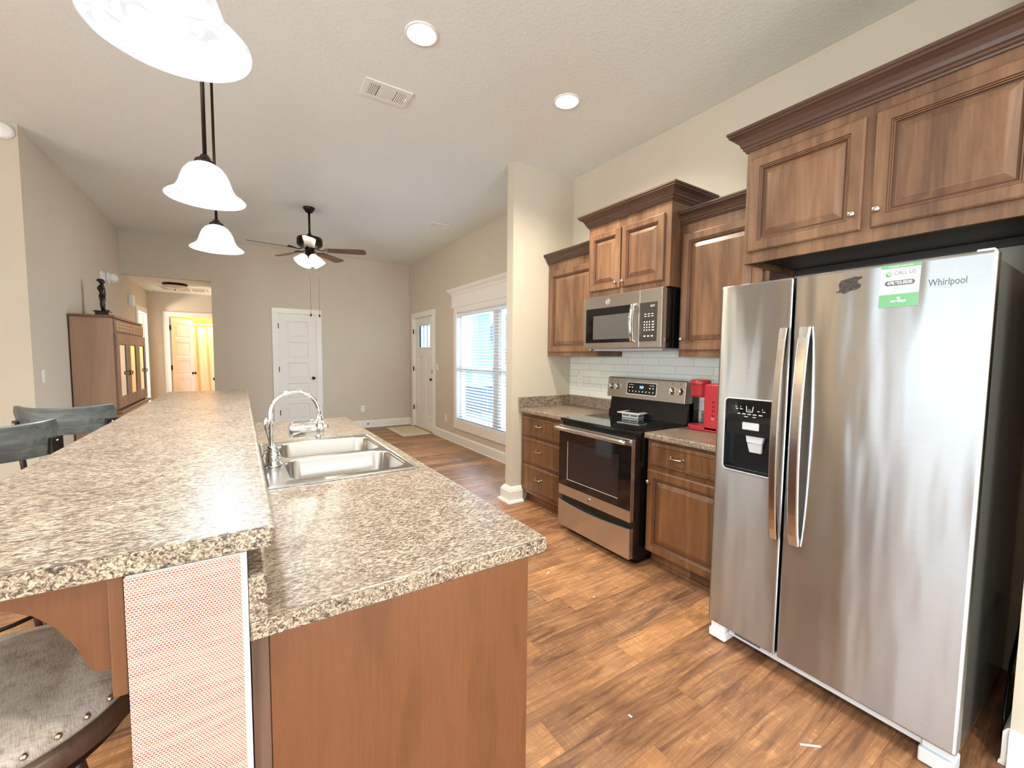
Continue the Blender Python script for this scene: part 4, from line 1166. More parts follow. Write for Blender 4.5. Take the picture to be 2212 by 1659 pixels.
# corbels under the overhang
def corbel(y, label):
    t = thing('corbel', (-.17, y, .844), label, 'bracket', 'wooden corbels under the bar top')
    prof = [(-.190, 1.0512), (-.44, 1.0512), (-.44, 1.040), (-.36, 1.036), (-.304, 1.024), (-.277, 1.007), (-.254, .980), (-.238, .952), (-.227, .926), (-.223, .909), (-.218, .899), (-.212, .892), (-.204, .890), (-.190, .890)]
    B().prism(prof, lambda a, c_, d: Vector((a, d, c_)), y-.02, y+.02, .002).done('bracket_body', m_panel, t)
    B().box(-.1905, -.1705, y-.032, y+.032, .844, 1.051, .002).done('back_plate', m_panel, t)
corbel(.930, 'wooden corbel under the near end of the bar, beside the woven panel')
corbel(2.65, 'wooden corbel under the middle of the bar top')
corbel(4.30, 'wooden corbel under the far end of the bar top')

# sink
sk = thing('kitchen_sink', (.36, 2.19, .914), 'stainless double-bowl drop-in sink', 'sink')
b = B().box(SX0, SX1, SY0, SY1, .9142, .9195, .001, 1)
BW = [(.152, .618, 1.800, 2.168), (.152, .618, 2.212, 2.585)]
cuts = []
for (a, b_, c_, d_) in BW:
    k = B(); k.prism(rrect(a, b_, c_, d_, .07, 8), lambda u, v, w: Vector((u, v, w)), .80, .95); cuts.append(k)
b.done('rim', m_sink, sk, cut=cuts)
b = B()
t = bmesh.new()
r1 = [t.verts.new((u, v, .9196)) for u, v in rrect(SX0, SX1, SY0, SY1, .02, 4)]
r2 = [t.verts.new((u, v, .9222)) for u, v in rrect(SX0+.007, SX1-.007, SY0+.007, SY1-.007, .016, 4)]
r3 = [t.verts.new((u, v, .9197)) for u, v in rrect(SX0+.015, SX1-.015, SY0+.015, SY1-.015, .012, 4)]
for A, C in ((r1, r2), (r2, r3)):
    for i in range(len(A)): t.faces.new((A[i], A[(i+1) % len(A)], C[(i+1) % len(A)], C[i]))
bmesh.ops.recalc_face_normals(t, faces=t.faces[:]); b._merge(t); b.done('raised_lip', m_sink, sk)
for i, (a, b_, c_, d_) in enumerate(BW):
    t = bmesh.new(); rr = []
    for ins, z, rad in ((-.003, .9200, .073), (0, .919, .07), (.004, .912, .068), (.012, .80, .065), (.030, .752, .07), (.07, .742, .07), (.15, .738, .03)):
        rr.append([t.verts.new((u, v, z)) for u, v in rrect(a+ins, b_-ins, c_+ins, d_-ins, rad, 8)])
    for A, C in zip(rr, rr[1:]):
        for k in range(len(A)):
            f = t.faces.new((A[k], A[(k+1) % len(A)], C[(k+1) % len(A)], C[k])); f.smooth = True
    t.faces.new(rr[-1])
    bmesh.ops.recalc_face_normals(t, faces=t.faces[:])
    for f in t.faces: f.normal_flip()
    bs = B()._merge(t).done('basin', m_sink, sk)
    cx, cy = (a+b_)/2, (c_+d_)/2
    B().lathe([(.056, .7385), (.050, .742), (.044, .741), (.040, .735), (0, .733)], (cx, cy, 0), 32).done('drain', m_chrome, bs)
# faucet
fc = thing('faucet', (.11, 2.09, .92), 'chrome gooseneck kitchen faucet with side lever', 'faucet')
B().lathe([(0, .9200), (.036, .9200), (.037, .928), (.030, .936), (.027, .942), (.029, .948), (.027, .975), (.023, .985), (.025, .992), (.022, 1.004), (.014, 1.012), (0, 1.012)], (.108, 2.09, 0), 36).done('base', m_chrome, fc)
pts = [(.104, 2.09, 1.0), (.104, 2.09, 1.14)]
for k in range(0, 19):
    th = R(180-k*10); pts.append((.200+.096*math.cos(th), 2.09, 1.15+.094*math.sin(th)))
pts.append((.298, 2.09, 1.125))
B().tube(pts, .0095, 16).done('spout', m_chrome, fc)
B().lathe([(.0, .942), (.018, .944), (.019, .98), (.013, .99), (.0, .992)], (.108, 2.142, 0), 24).tube([(.108, 2.142, .985), (.098, 2.150, 1.04), (.088, 2.155, 1.09), (.090, 2.150, 1.118), (.094, 2.148, 1.124)], [.008, .007, .009, .010, .006], 12).box(.095, .12, 2.10, 2.14, .945, .965, .005).done('lever', m_chrome, fc)
tag(B().cyl((.085, 2.30, .9197), (.085, 2.30, .93), .014).tube([(.085, 2.30, .93), (.085, 2.30, .945), (.105, 2.30, .948)], .006, 10).done('soap_dispenser', m_chrome, None, (.085, 2.30, .92)), 'small chrome soap pump on the sink deck behind the faucet', 'soap dispenser')
wf = thing('water_filter', (.24, 2.09, 1.075), 'chrome cylindrical water filter hanging on the faucet spout', 'water filter')
bx_ = Vector((1, -.06, .03)).normalized(); qx = bx_.to_track_quat('Z', 'Y').to_matrix()
B().lathe([(0, 0), (.024, .001), (.033, .006), (.037, .016), (.039, .10), (.039, .118), (0, .118)], (.172, 2.094, 1.071), 36, basis=qx).done('filter_body', m_chrome, wf)
B().lathe([(0, .119), (.037, .119), (.040, .122), (.040, .138), (.034, .142), (0, .143)], (.172, 2.094, 1.071), 36, basis=qx).done('end_cap', m_chrome, wf)
B().cyl((.298, 2.09, 1.135), (.298, 2.09, 1.10), .014, .016).cyl((.311, 2.086, 1.078), (.336, 2.084, 1.079), .011, .009).done('coupling', m_chrome, wf)
B().lathe([(0, 0), (.012, 0), (.014, .01), (.010, .02), (0, .02)], (.29, 2.075, 1.028), 20).done('outlet_nozzle', m_chrome, wf)

# ================================================================ BAR STOOLS (built at the origin, facing +x)
def make_stool(label):
    s = thing('bar_stool', (0, 0, 0), label, 'bar stool', 'swivel bar stools along the bar')
    B().lathe([(0, .735), (.228, .735), (.234, .745), (.230, .762), (.21, .776), (.15, .786), (0, .790)], (0, 0, 0), 64).done('seat_cushion', m_fabric, s)
    B().lathe([(0, .690), (.232, .690), (.240, .696), (.243, .715), (.240, .734), (0, .734)], (0, 0, 0), 64).done('seat_frame', m_darkwood, s)
    B().lathe([(0, .655), (.200, .655), (.212, .662), (.214, .688), (0, .688)], (0, 0, 0), 48).cyl((0, 0, .60), (0, 0, .656), .10).done('swivel_plate', m_iron, s)
    for k in range(36):
        a = 2*math.pi*(k+.5)/36
        nl = B(); nl.ball((.232*math.cos(a), .232*math.sin(a), .755), .0058, 10).done('nail_head', m_nickel, s)
    # curved back slat on the -x side
    RB, ha = .228, R(56); cx = .02
    t = bmesh.new(); n = 28; rings_ = []
    z0, z1 = .952, 1.118
    for i in range(n+1):
        f = -1+2*i/n; a = math.pi+ha*f
        zz1 = z1+.002-.012*(1-f*f); zz0 = z0+.004
        e = max(0, abs(f)-.90)/.10          # round the outer corners
        zz1 -= .034*(1-math.sqrt(max(0, 1-e*e)))*1.0; zz0 += .012*(1-math.sqrt(max(0, 1-e*e)))
        row = []
        for r_, z in ((RB+.004, zz0), (RB+.022, zz0+.003), (RB+.040, zz1-.004), (RB+.036, zz1), (RB+.020, zz1), (RB+.016, zz1-.004)):
            row.append(t.verts.new((cx+r_*math.cos(a), r_*math.sin(a), z)))
        rings_.append(row)
    for A, C in zip(rings_, rings_[1:]):
        for k in range(6):
            f = t.faces.new((A[k], A[(k+1) % 6], C[(k+1) % 6], C[k])); f.smooth = False
    t.faces.new(rings_[0]); t.faces.new(rings_[-1][::-1])
    bmesh.ops.recalc_face_normals(t, faces=t.faces[:])
    B()._merge(t).done('backrest', m_greywood, s)
    for sg in (-1, 1):
        a = math.pi+sg*(ha-.10)
        rd_ = Vector((math.cos(a), math.sin(a), 0)); tg = Vector((-math.sin(a), math.cos(a), 0))*sg
        c0 = Vector((cx, 0, 0))
        br = B()
        M3 = Matrix((tg, rd_, Vector((0, 0, 1)))).transposed()
        br.box(-.028, .040, RB+.030, RB+.044, .948, 1.035, .003, rot=M3, piv=(0, 0, 0))
        br.box(.032, .042, RB-.004, RB+.044, .948, 1.035, .003, rot=M3, piv=(0, 0, 0))
        for v in br.bm.verts: v.co += c0
        bk = br.done('back_bracket', m_iron, s)
        for z in (.965, 1.018):
            p = c0+rd_*(RB+.044)+Vector((0, 0, z))
            B().ball(p, .006, 10).done('bolt', m_nickel, bk)
        po = B()
        p1 = c0+rd_*(RB+.034)+Vector((0, 0, .965)); p0 = Vector((.225*math.cos(a), .225*math.sin(a), .70))
        po.tube([p0, p0*.6+p1*.4+Vector((0, 0, -.03)), p1], [.014, .013, .013], 8)
        po.done('back_post', m_iron, s)
    for k in range(4):
        a = R(45+90*k)
        p0 = Vector((.12*math.cos(a), .12*math.sin(a), .66)); p1 = Vector((.25*math.cos(a), .25*math.sin(a), 0.0))
        B().tube([p0, p1], [.021, .017], 4).done('leg', m_darkwood, s)
    B().tube([(.205*math.cos(R(a)), .205*math.sin(R(a)), .27) for a in range(0, 361, 12)], .009, 10).done('foot_ring', m_iron, s)
    return s
st = make_stool('round stool with nail-studded linen seat at the near end of the bar')
st.location = (-.425, 1.165, 0); st.rotation_euler = (0, 0, R(14))
s2 = copy_tree(st); s2.location = (-.95, 2.70, 0); s2.rotation_euler = (0, 0, R(115))
s2['label'] = 'bar stool with curved grey wood back cut off by the left frame edge'
s3 = copy_tree(st); s3.location = (-.80, 3.45, 0); s3.rotation_euler = (0, 0, R(78))
s3['label'] = 'farther bar stool whose curved grey wood back shows in full before the armoire'

# ================================================================ CEILING FITTINGS
def pendant(y, label, scale_=1.0):
    p = thing('pendant_lamp', (-.10, y, 2.05), label, 'pendant lamp', 'bell-shaped pendants above the bar')
    prof = [(.140, 2.050), (.1405, 2.053), (.134, 2.060), (.118, 2.070), (.104, 2.084), (.094, 2.104), (.086, 2.130), (.076, 2.156), (.060, 2.178), (.038, 2.192), (.028, 2.196)]
    inner = [(r_-.0035, z-.002) for r_, z in prof[::-1]]
    inner[-1] = (.137, 2.050)
    B().lathe(prof+inner+[prof[0]], (-.10, y, 0), 64).done('glass_shade', m_shade, p)
    B().lathe([(.0, 2.232), (.010, 2.232), (.016, 2.226), (.020, 2.216), (.034, 2.208), (.038, 2.196), (.030, 2.192), (0, 2.19)], (-.10, y, 0), 32).done('shade_cap', m_bronze, p)
    B().cyl((-.10, y, 2.23), (-.10, y, ZC-.02), .0075, n=14).done('stem', m_bronze, p)
    B().lathe([(0, ZC), (.065, ZC), (.065, ZC-.006), (.05, ZC-.022), (.012, ZC-.03), (0, ZC-.03)], (-.10, y, 0), 36).done('ceiling_canopy', m_bronze, p)
    B().ball((-.10, y, 2.12), .026, 16, (1, 1, 1.2)).done('bulb', m_bulb, p)
    l = bpy.data.lights.new('pendant_light', 'SPOT'); l.energy = 24; l.color = (.86, .93, 1); l.spot_size = R(165); l.spot_blend = .6; l.shadow_soft_size = .06
    lo_ = bpy.data.objects.new('pendant_light', l); COL.objects.link(lo_); lo_.parent = p; lo_.location = (0, 0, .02)
    return p
pendant(1.135, 'nearest bell-shaped glass pendant, cut by the top of the frame')
pendant(2.20, 'middle of the three bell-shaped glass pendants over the bar')
pendant(3.20, 'farthest and smallest of the three bell-shaped glass pendants')

def downlight(x, y, label, pw=105, lc=(1, .90, .72)):
    t = thing('recessed_downlight', (x, y, ZC), label, 'ceiling light', 'recessed ceiling lights')
    B().lathe([(.070, ZC-.001), (.070, ZC-.006), (.088, ZC-.008), (.094, ZC-.004), (.094, ZC-.0005), (.070, ZC-.0005)], (x, y, 0), 48).done('trim_ring', m_white, t)
    B().lathe([(0, ZC-.009), (.055, ZC-.0088), (.073, ZC-.0085)], (x, y, 0), 40).done('lens', m_canlight, t)
    l = bpy.data.lights.new('downlight_lamp', 'SPOT'); l.energy = pw; l.color = lc; l.spot_size = R(150); l.spot_blend = .8; l.shadow_soft_size = .07
    o = bpy.data.objects.new('downlight_lamp', l); COL.objects.link(o); o.parent = t; o.location = (0, 0, -.02)
downlight(.905, 2.36, 'bright recessed light left of the other, near the ceiling vent')
downlight(1.985, 2.385, 'bright recessed light right of the other, toward the cabinets')
downlight(1.30, -.75, 'added recessed light, unseen, above the refrigerator aisle')  # unseen downlight added to light the kitchen floor
downlight(-2.9, 1.5, 'added recessed light, unseen, over the dining side', 130, (.96, 1, .90))  # unseen downlight added to brighten the dining end wall

ch = thing('chandelier', (-3.0, 2.55, ZC), 'added dining chandelier hanging unseen beyond the bar', 'chandelier')  # unseen fixture added for a warm streak reflected in the refrigerator
B().cyl((-3.0, 2.55, 2.2), (-3.0, 2.55, ZC), .008, n=10).lathe([(0, 2.20), (.05, 2.18), (.03, 2.05), (0, 2.0)], (-3.0, 2.55, 0), 24).done('stem', m_bronze, ch)
for k in range(5):
    a = 2*math.pi*k/5; cx_, cy2 = -3.0+.26*math.cos(a), 2.55+.26*math.sin(a)
    am = B().tube([(-3.0, 2.55, 2.08), (-3.0+.14*math.cos(a), 2.55+.14*math.sin(a), 2.02), (cx_, cy2, 2.06)], .007, 8).done('arm', m_bronze, ch)
    B().lathe([(.02, 2.06), (.04, 2.08), (.055, 2.13), (.065, 2.17), (.062, 2.17), (.05, 2.13)], (cx_, cy2, 0), 20).done('glass_shade', m_warmglass, am)
spot_point('chandelier_light', (-3.0, 2.55, 2.25), 8, (1, .72, .42), .15, ch)

def register(x0, x1, y0, y1, label, detail=True):
    t = thing('ceiling_vent', ((x0+x1)/2, (y0+y1)/2, ZC), label, 'vent')
    z = ZC-.001
    b = B().box(x0, x1, y0, y0+.032, z-.009, z, .002).box(x0, x1, y1-.032, y1, z-.009, z, .002).box(x0, x0+.035, y0+.032, y1-.032, z-.009, z, .001).box(x1-.035, x1, y0+.032, y1-.032, z-.009, z, .001)
    b.done('vent_frame', m_white, t)
    B().box(x0+.03, x1-.03, y0+.03, y1-.03, z-.002, z).done('vent_backing', plain('vent_dark', srgb(92, 92, 92), .6, nscale=4, namp=.05) if 'vent_dark' not in bpy.data.materials else bpy.data.materials['vent_dark'], t)
    L = x1-x0-.07; xa = x0+.035
    for k in range(5):
        xx = xa+L*.25*(k+.5)/5
        B().box(xx-.003, xx+.003, y0+.032, y1-.032, z-.009, z-.002, rot=Matrix.Rotation(R(-30), 3, 'Y')).done('louvre', m_white, t)
        xx = xa+L*.75+L*.25*(k+.5)/5
        B().box(xx-.004, xx+.004, y0+.032, y1-.032, z-.009, z-.002, rot=Matrix.Rotation(R(30), 3, 'Y')).done('louvre', m_white, t)
    for k in range(9):
        yv = y0+.032+(y1-y0-.064)*(k+.5)/9
        B().box(xa+L*.27, xa+L*.73, yv-.006, yv+.004, z-.009, z-.002).done('louvre', m_white, t)
    B().box(x1-.030, x1-.018, (y0+y1)/2-.012, (y0+y1)/2+.012, z-.018, z-.008, .002).done('damper_lever', m_white, t)
register(.735, 1.050, 2.90, 3.10, 'white three-way ceiling vent near the left recessed light')
register(2.225, 2.480, 5.44, 5.66, 'small white ceiling vent over the living room near the window')

# ceiling fan
FXc, FYc = .760, 5.80
fan = thing('ceiling_fan', (FXc, FYc, 2.5), 'dark bronze five-blade ceiling fan with four lit glass shades', 'ceiling fan')
B().lathe([(0, ZC), (.066, ZC), (.068, ZC-.012), (.055, ZC-.03), (.040, ZC-.055), (.018, ZC-.068), (0, ZC-.068)], (FXc, FYc, 0), 32).done('ceiling_canopy', m_bronze, fan)
B().cyl((FXc, FYc, 2.86), (FXc, FYc, ZC-.05), .013, n=14).lathe([(0, 2.90), (.02, 2.90), (.028, 2.87), (.02, 2.855)], (FXc, FYc, 0), 20).done('downrod', m_bronze, fan)
B().lathe([(0, 2.862), (.10, 2.858), (.138, 2.846), (.146, 2.826), (.146, 2.762), (.136, 2.748), (.105, 2.728), (.06, 2.716), (0, 2.716)], (FXc, FYc, 0), 40).done('motor_housing', m_bronze, fan)
B().lathe([(0, 2.72), (.050, 2.718), (.054, 2.70), (.052, 2.640), (.066, 2.628), (.066, 2.612), (.03, 2.594), (0, 2.59)], (FXc, FYc, 0), 32).done('light_kit', m_bronze, fan)
# blade directions read from the photograph (image tips back-projected on the fan's level)
for ang in (-98, -24, 47, 117, 187):
    a = R(ang); d = Vector((math.cos(a), math.sin(a), 0)); pr = Vector((-d.y, d.x, 0))
    Mb = Matrix((d, (pr*math.cos(R(12))-Vector((0, 0, math.sin(R(12))))), (Vector((0, 0, 1))*math.cos(R(12))+pr*math.sin(R(12))))).transposed()
    t = bmesh.new()
    outl = [(.185, -.052), (.58, -.070), (.635, -.066), (.668, -.035), (.660, 0), (.668, .035), (.635, .066), (.58, .070), (.185, .052)]
    lo = [t.verts.new(Mb@Vector((u, v, -.003))) for u, v in outl]; hi = [t.verts.new(Mb@Vector((u, v, .003))) for u, v in outl]
    t.faces.new(lo[::-1]); t.faces.new(hi)
    for i in range(len(outl)): t.faces.new((lo[i], lo[(i+1) % 9], hi[(i+1) % 9], hi[i]))
    for v in t.verts: v.co += Vector((FXc, FYc, 2.700))
    bld = B()._merge(t).done('blade', m_fanwood, fan)
    b = B(); c0 = Vector((FXc, FYc, 2.706))
    b.tube([c0+d*.09, c0+d*.14+Vector((0, 0, -.012)), c0+pr*.02+d*.20, c0+pr*.035+d*.25], .007, 8).tube([c0+d*.14+Vector((0, 0, -.012)), c0-pr*.02+d*.20, c0-pr*.035+d*.25], .007, 8).tube([c0+pr*.035+d*.25, c0+d*.22, c0-pr*.035+d*.25], .006, 8)
    b.done('blade_arm', m_bronze, bld)
for k in range(4):
    a = R(20+90*k); d = Vector((math.cos(a), math.sin(a), 0))
    ax_ = (d*.62+Vector((0, 0, -.78))).normalized(); p = Vector((FXc, FYc, 2.625))+d*.055
    qs = ax_.to_track_quat('Z', 'Y').to_matrix()
    sh = B().lathe([(.018, 0), (.032, .008), (.048, .030), (.058, .062), (.068, .100), (.075, .120), (.072, .120), (.055, .062), (.044, .030), (.02, .008)], p, 32, basis=qs).done('lamp_shade', m_fanglass, fan)
    B().lathe([(0, -.02), (.02, -.018), (.024, .004), (.02, .010), (0, .010)], p, 20, basis=qs).done('lamp_holder', m_bronze, sh)
    B().ball(p+ax_*.06, .024, 14).done('bulb', m_canlight, sh)
    spot_point('fan_light', p+ax_*.10, 11, (1, .88, .72), .04, fan)
for (dx, dy) in ((-.01, -.05), (.095, 0)):
    x_, y_ = FXc+dx, FYc+dy
    B().cyl((x_, y_, 1.915), (x_, y_, 2.62), .0014, n=6).lathe([(0, 1.880), (.009, 1.884), (.010, 1.90), (.004, 1.918), (0, 1.92)], (x_, y_, 0), 14).done('pull_chain', m_bronze, fan)

# wall devices
q1 = Vector((0, -1, 0)).to_track_quat('Z', 'Y').to_matrix()
tag(B().lathe([(0, 0), (.062, 0), (.063, .010), (.058, .026), (.048, .034), (0, .036)], (-1.512, 5.04, 3.135), 40, basis=q1).done('smoke_detector', m_white, None, (-1.512, 5.04, 3.135)), 'round white smoke detector high on the cream wall at the left edge', 'smoke detector')
q2 = Vector((1, 0, 0)).to_track_quat('Z', 'Y').to_matrix()
tag(B().box(XL, XL+.028, 7.20, 7.33, 2.31, 2.42, .004).done('door_chime', m_white, None, (XL, 7.26, 2.36)), 'flat white square box on the grey wall above the armoire', 'door chime')
sr = thing('motion_siren', (XL, 7.55, 2.40), 'round white domed sensor beside the square box above the armoire', 'sensor')
B().lathe([(0, 0), (.075, 0), (.076, .02), (.070, .026), (0, .026)], (XL, 7.55, 2.39), 36, basis=q2).done('base_disc', m_white, sr)
B().ball((XL+.05, 7.56, 2.39), .062, 20).done('dome', m_white, sr)
tag(B().box(XL, XL+.05, 8.78, 8.96, 2.15, 2.32, .005).done('door_chime', m_white, None, (XL, 8.86, 2.23)), 'white box on the wall beyond the armoire beside the hallway door', 'door chime')
hl = thing('flush_ceiling_light', (-.88, 9.0, 2.565), 'unlit flush bowl light with dark rim on the hallway ceiling', 'ceiling light')
B().lathe([(0, 2.565), (.165, 2.565), (.172, 2.545), (.160, 2.530), (.14, 2.530)], (-.88, 9.0, 0), 40).done('metal_rim', m_bronze, hl)
B().lathe([(.148, 2.532), (.135, 2.505), (.10, 2.482), (.05, 2.470), (0, 2.468)], (-.88, 9.0, 0), 40).done('glass_bowl', m_flush, hl)
B().ball((-.88, 9.0, 2.464), .014, 12, (1, 1, .7)).done('finial', m_bronze, hl)
ah = thing('return_air_grille', (-.85, 9.62, 2.565), 'rectangular return-air grille on the hallway ceiling', 'vent')
B().box(-1.16, -.48, 9.40, 9.85, 2.553, 2.5645, .002).done('grille_frame', m_trim, ah)
for k in range(3): B().box(-1.13+.215*k, -1.13+.215*k+.19, 9.43, 9.82, 2.5515, 2.553).done('grille_panel', plain('grille_tan', srgb(186, 172, 148), .6, nscale=80, namp=.1) if 'grille_tan' not in bpy.data.materials else bpy.data.materials['grille_tan'], ah)

# ================================================================ ARMOIRE, STATUE, DOORMAT
ar = thing('armoire', (-1.25, 6.72, 0), 'brown wooden armoire with three mirrored doors against the grey wall', 'armoire')
ax0, ax1, ay0, ay1 = XL+.012, -1.105, 5.925, 7.52
B().box(ax0, ax1, ay0, ay1, .80, 1.772, .004).done('upper_body', m_armside, ar)
tp = [(ax0, ay0-.02), (ax1+.02, ay0-.02), (ax1+.022, ay1-.10), (ax1-.05, ay1+.02), (ax0, ay1+.02)]
B().prism(tp, lambda u, v, w: Vector((u, v, w)), 1.772, 1.796, .006).done('top_board', m_armwood, ar)
b = B().box(ax0, ax1+.012, ay0+.02, ay1-.01, 1.628, 1.765, .010, 3)
for s_ in range(9):
    yv = ay0+.10+s_*.165
    for j in range(3):
        for i_ in range(2):
            b.box(ax1+.010, ax1+.0150, yv+i_*.07, yv+i_*.07+.058, 1.650+j*.034, 1.650+j*.034+.024, .002, mi=1)
b.done('frieze', [m_armwood, m_fret], ar)
for k in range(3):
    a0 = ay0+.012+k*.523; a1 = a0+.518
    dd = B().rings(((ax1, 0, 0), (0, 1, 0), (0, 0, 1), (1, 0, 0)), a0, a1, .815, 1.618, [(0, 0), (0, .022), (.006, .027), (.115, .027), (.120, .022), (.128, .020)], glaze=(3,)).done('mirrored_door', [m_armwood, m_armdark], ar)
    B().box(ax1+.018, ax1+.021, a0+.126, a1-.126, .94, 1.492).done('mirror', m_mirror, dd)
    kk = (a1-.06) if k != 1 else (a0+.06)
    B().tube([(ax1+.027, kk, 1.20), (ax1+.045, kk, 1.195), (ax1+.045, kk, 1.165), (ax1+.030, kk, 1.160)], .006, 8).done('door_pull', m_bronze, dd)
B().box(ax0, ax1+.055, ay0-.03, ay1+.03, .765, .80, .008).done('waist_shelf', m_armwood, ar)
B().box(ax0, ax1+.03, ay0, ay1, .06, .765, .004).done('lower_cabinet', m_armside, ar)
B().box(ax0, ax1+.045, ay0-.012, ay1+.012, 0, .10, .006).done('plinth', m_armwood, ar)
sx, sy, sz = -1.27, 6.43, 1.797
su = thing('figurine', (sx, sy, sz), 'small dark carved standing figure on a block, on top of the armoire', 'figurine')
B().box(sx-.055, sx+.055, sy-.055, sy+.055, sz, sz+.065, .003).box(sx-.066, sx+.066, sy-.066, sy+.066, sz+.062, sz+.075, .003).done('pedestal', m_statue, su)
b = B(); z0 = sz+.075
def limb(pts, rs): b.tube([(sx+p[0], sy+p[1], z0+p[2]) for p in pts], rs, 10)
limb([(.0, .018, 0), (.004, .02, .07), (-.006, .016, .13), (0, .006, .165)], [.018, .017, .022, .026])
limb([(.012, -.020, 0), (.0, -.022, .07), (.010, -.012, .125), (0, -.002, .165)], [.018, .018, .023, .026])
limb([(0, 0, .15), (.006, 0, .20), (-.006, 0, .25), (0, 0, .285)], [.030, .026, .034, .020])
limb([(0, .03, .265), (.012, .048, .215), (.022, .02, .185)], [.013, .012, .009])
limb([(0, -.03, .265), (.016, -.046, .23), (.012, -.022, .31)], [.013, .012, .009])
limb([(0, 0, .28), (.002, 0, .30)], [.014, .012])
b.ball((sx+.004, sy, z0+.322), .027, 14, (1, .9, 1.15)); b.ball((sx-.012, sy, z0+.335), .024, 12, (1.2, 1, .8)); b.ball((sx+.03, sy, z0+.004), .03, 12, (1.1, .9, .35))
b.done('carved_body', m_statue, su)

dm_ = thing('doormat', (2.61, 7.53, 0), 'cream rectangular doormat on the floor before the front door', 'doormat')
B().box(2.335, 2.86, 7.06, 8.03, .001, .012, .004).done('mat_base', m_mat, dm_)
B().box(2.41, 2.785, 7.18, 7.91, .012, .0145, .001).done('inner_panel', plain('doormat_inner', srgb(214, 198, 166), .9, nscale=150, namp=.15, bmp=.5), dm_)

# paper scraps on the kitchen floor
for x_, y_, a_, l_ in ((1.65, 2.09, 20, .030), (2.05, 2.24, 60, .012), (1.25, 1.05, 100, .016), (1.71, .61, -40, .07), (1.71, 1.73, 50, .012)):
    o = B().box(-l_/2, l_/2, -.004, .004, 0, .0012, .0004).done('paper_scrap', m_paper)
    o.location = (x_, y_, .0006); o.rotation_euler = (0, 0, R(a_))
    tag(o, {.030: 'white paper sliver on the floor beside the island end panel', .07: 'longest pale sliver on the floor before the refrigerator'}.get(l_, None), 'scrap')
scr = [o for o in COL.objects if o.name.startswith('paper_scrap')]
for o, lb in zip([s_ for s_ in scr if 'label' not in s_], ('tiny white crumb on the floor before the range drawer', 'tiny white crumb on the floor nearest the camera', 'tiny white crumb on the floor in the middle of the aisle')): o['label'] = lb

# ================================================================ BATHROOM
cr_rod = tag(B().cyl((-1.75, 11.5, 2.045), (.75, 11.5, 2.045), .014, n=14).done('curtain_rod', m_trim, None, (-.5, 11.5, 2.045)), 'pale shower curtain rod in the bathroom', 'curtain rod')
cu = thing('shower_curtain', (-.8, 11.5, 0), 'cream shower curtain gathered on the bathroom rod', 'curtain')
t = bmesh.new(); n = 120; top = []; bot = []
for i in range(n+1):
    s_ = i/n; x_ = -1.45+1.0*s_; amp = .045*(1-.6*s_)
    y_ = 11.5+amp*math.sin(s_*34)+.012*math.sin(s_*71)
    top.append(t.verts.new((x_, y_*.6+11.5*.4, 1.985))); bot.append(t.verts.new((x_-.02+.08*s_, y_, .15)))
for i in range(n):
    f = t.faces.new((top[i], top[i+1], bot[i+1], bot[i])); f.smooth = True
co_ = B()._merge(t).done('fabric', m_curtain, cu)
for k in range(10):
    x_ = -1.43+.105*k
    B().lathe([(.016+.003*math.cos(R(a)), .003*math.sin(R(a))) for a in range(0, 361, 60)], (x_, 11.5, 2.033), 16, basis=Matrix.Rotation(R(90), 3, 'Y')).done('curtain_ring', m_trim, cu)
struct(B().box(-1.75, .75, 12.38, 12.49, 0, 1.86).done('trim_shower_surround', plain('shower_surround', srgb(250, 222, 176), .3, nscale=3, namp=.01)))

# ================================================================ OUTSIDE THE FRONT WINDOW
m_lawn = plain('blue_cast_lawn', srgb(130, 176, 206), .9, nscale=3, namp=.1)  # cool white-balance cast of daylight put into the lawn colour
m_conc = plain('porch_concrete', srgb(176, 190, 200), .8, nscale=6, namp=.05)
struct(B().box(XW+.12, 5.6, 1.5, 12.5, -.16, -.06).done('floor_porch', m_conc))
struct(B().box(5.6, 60, -30, 50, -.40, -.28).done('ground_front', m_lawn))
struct(B().box(XW+.12, 5.7, 1.5, 12.5, 2.62, 2.75).done('ceiling_porch', m_trim))
pc = thing('porch_column', (5.35, 9.78, -.06), 'tapered white porch column on a brick pier outside the window', 'column')
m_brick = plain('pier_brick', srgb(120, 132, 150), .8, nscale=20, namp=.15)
B().box(5.05, 5.65, 9.46, 10.08, -.06, .62, .01).done('brick_pier', m_brick, pc)
B().prism([(9.55, .66), (10.0, .66), (9.93, 2.6), (9.62, 2.6)], lambda a, c_, d: Vector((d, a, c_)), 5.17, 5.53, .01).done('shaft', m_trim, pc)
B().box(5.0, 5.7, 9.41, 10.13, .62, .67, .01).done('cap', m_trim, pc)
hs = thing('neighbour_house', (24, 26, -.3), 'pale house across the street seen through the blind', 'house')
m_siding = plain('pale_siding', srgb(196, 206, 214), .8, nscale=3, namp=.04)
B().box(20, 30, 18, 36, -.3, 3.0).done('wall', m_siding, hs)
B().prism([(17, 3.0), (37, 3.0), (27, 6.2)], lambda a, c_, d: Vector((d, a, c_)), 19.2, 31).done('roof', plain('roof_shingle', srgb(120, 130, 146), .9, nscale=6, namp=.15), hs)
for y_ in (21, 26, 31): B().box(19.94, 20, y_, y_+1.6, .8, 2.2, .01).done('window', m_blackgl, hs)
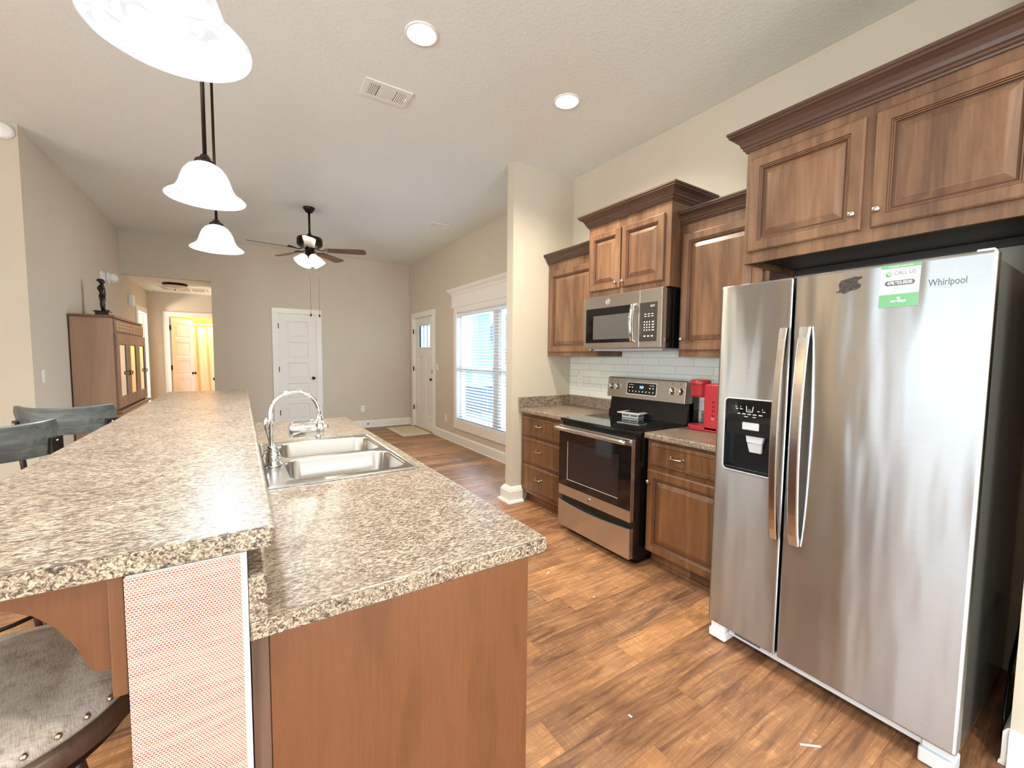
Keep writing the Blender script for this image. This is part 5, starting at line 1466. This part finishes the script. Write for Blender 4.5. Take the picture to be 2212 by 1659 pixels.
cr = thing('parked_car', (10.5, 13.5, -.28), 'blue-grey car parked on the drive beyond the porch', 'car')
m_carp = plain('car_paint', srgb(70, 110, 150), .2, .3, coat=.8, nscale=2, namp=.03)
B().prism([(11.2, .05), (15.6, .05), (15.7, .55), (14.9, .72), (14.2, 1.18), (12.7, 1.20), (12.0, .78), (11.2, .68), (11.05, .35)], lambda a, c_, d: Vector((d, a, c_-.05)), 9.7, 11.4, .05).done('body', m_carp, cr)
B().prism([(12.25, .78), (14.65, .78), (14.1, 1.12), (12.8, 1.13)], lambda a, c_, d: Vector((d, a, c_-.05)), 9.685, 11.415, .01).done('side_glass', m_blackgl, cr)
for y_ in (12.0, 14.7):
    for x_ in (9.72, 11.2): B().cyl((x_-.02, y_, .04), (x_+.20, y_, .04), .32, n=28).done('wheel', m_blackp, cr)
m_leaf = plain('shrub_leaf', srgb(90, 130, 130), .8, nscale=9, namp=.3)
def shrub(x, y, h, label):
    t = thing('porch_plant', (x, y, -.3), label, 'plant')
    B().cyl((x, y, -.30), (x, y, -.02), .16, .2).done('pot', m_brick, t)
    b = B()
    for k in range(26):
        a = random.uniform(0, 6.28); r_ = random.uniform(.2, .5)*h; z_ = random.uniform(.5, 1)*h
        p0 = Vector((x, y, -.05)); p2 = Vector((x+r_*math.cos(a), y+r_*math.sin(a), -.05+z_*.8)); p1 = (p0+p2)/2+Vector((0, 0, .3*h))
        b.tube([p0, p1, p2], [.006, .016, .002], 5)
    b.done('foliage', m_leaf, t)
shrub(6.1, 8.3, 1.0, 'arching green plant in a pot outside the window')

# repeats of one kind that are not copies still belong to one group
GROUPS = {'wall_cabinet': 'maple upper cabinets', 'base_cabinet': 'maple base cabinets of the range wall', 'countertop': 'mottled laminate worktops',
          'wall_outlet': 'white wall outlets', 'light_switch': 'white light switches', 'ceiling_vent': 'white ceiling vents', 'paper_scrap': 'paper scraps on the kitchen floor', 'door_chime': 'white boxes on the left wall'}
for o in COL.objects:
    k_ = o.name.split('.')[0]
    if o.parent is None and k_ in GROUPS and 'group' not in o: o['group'] = GROUPS[k_]
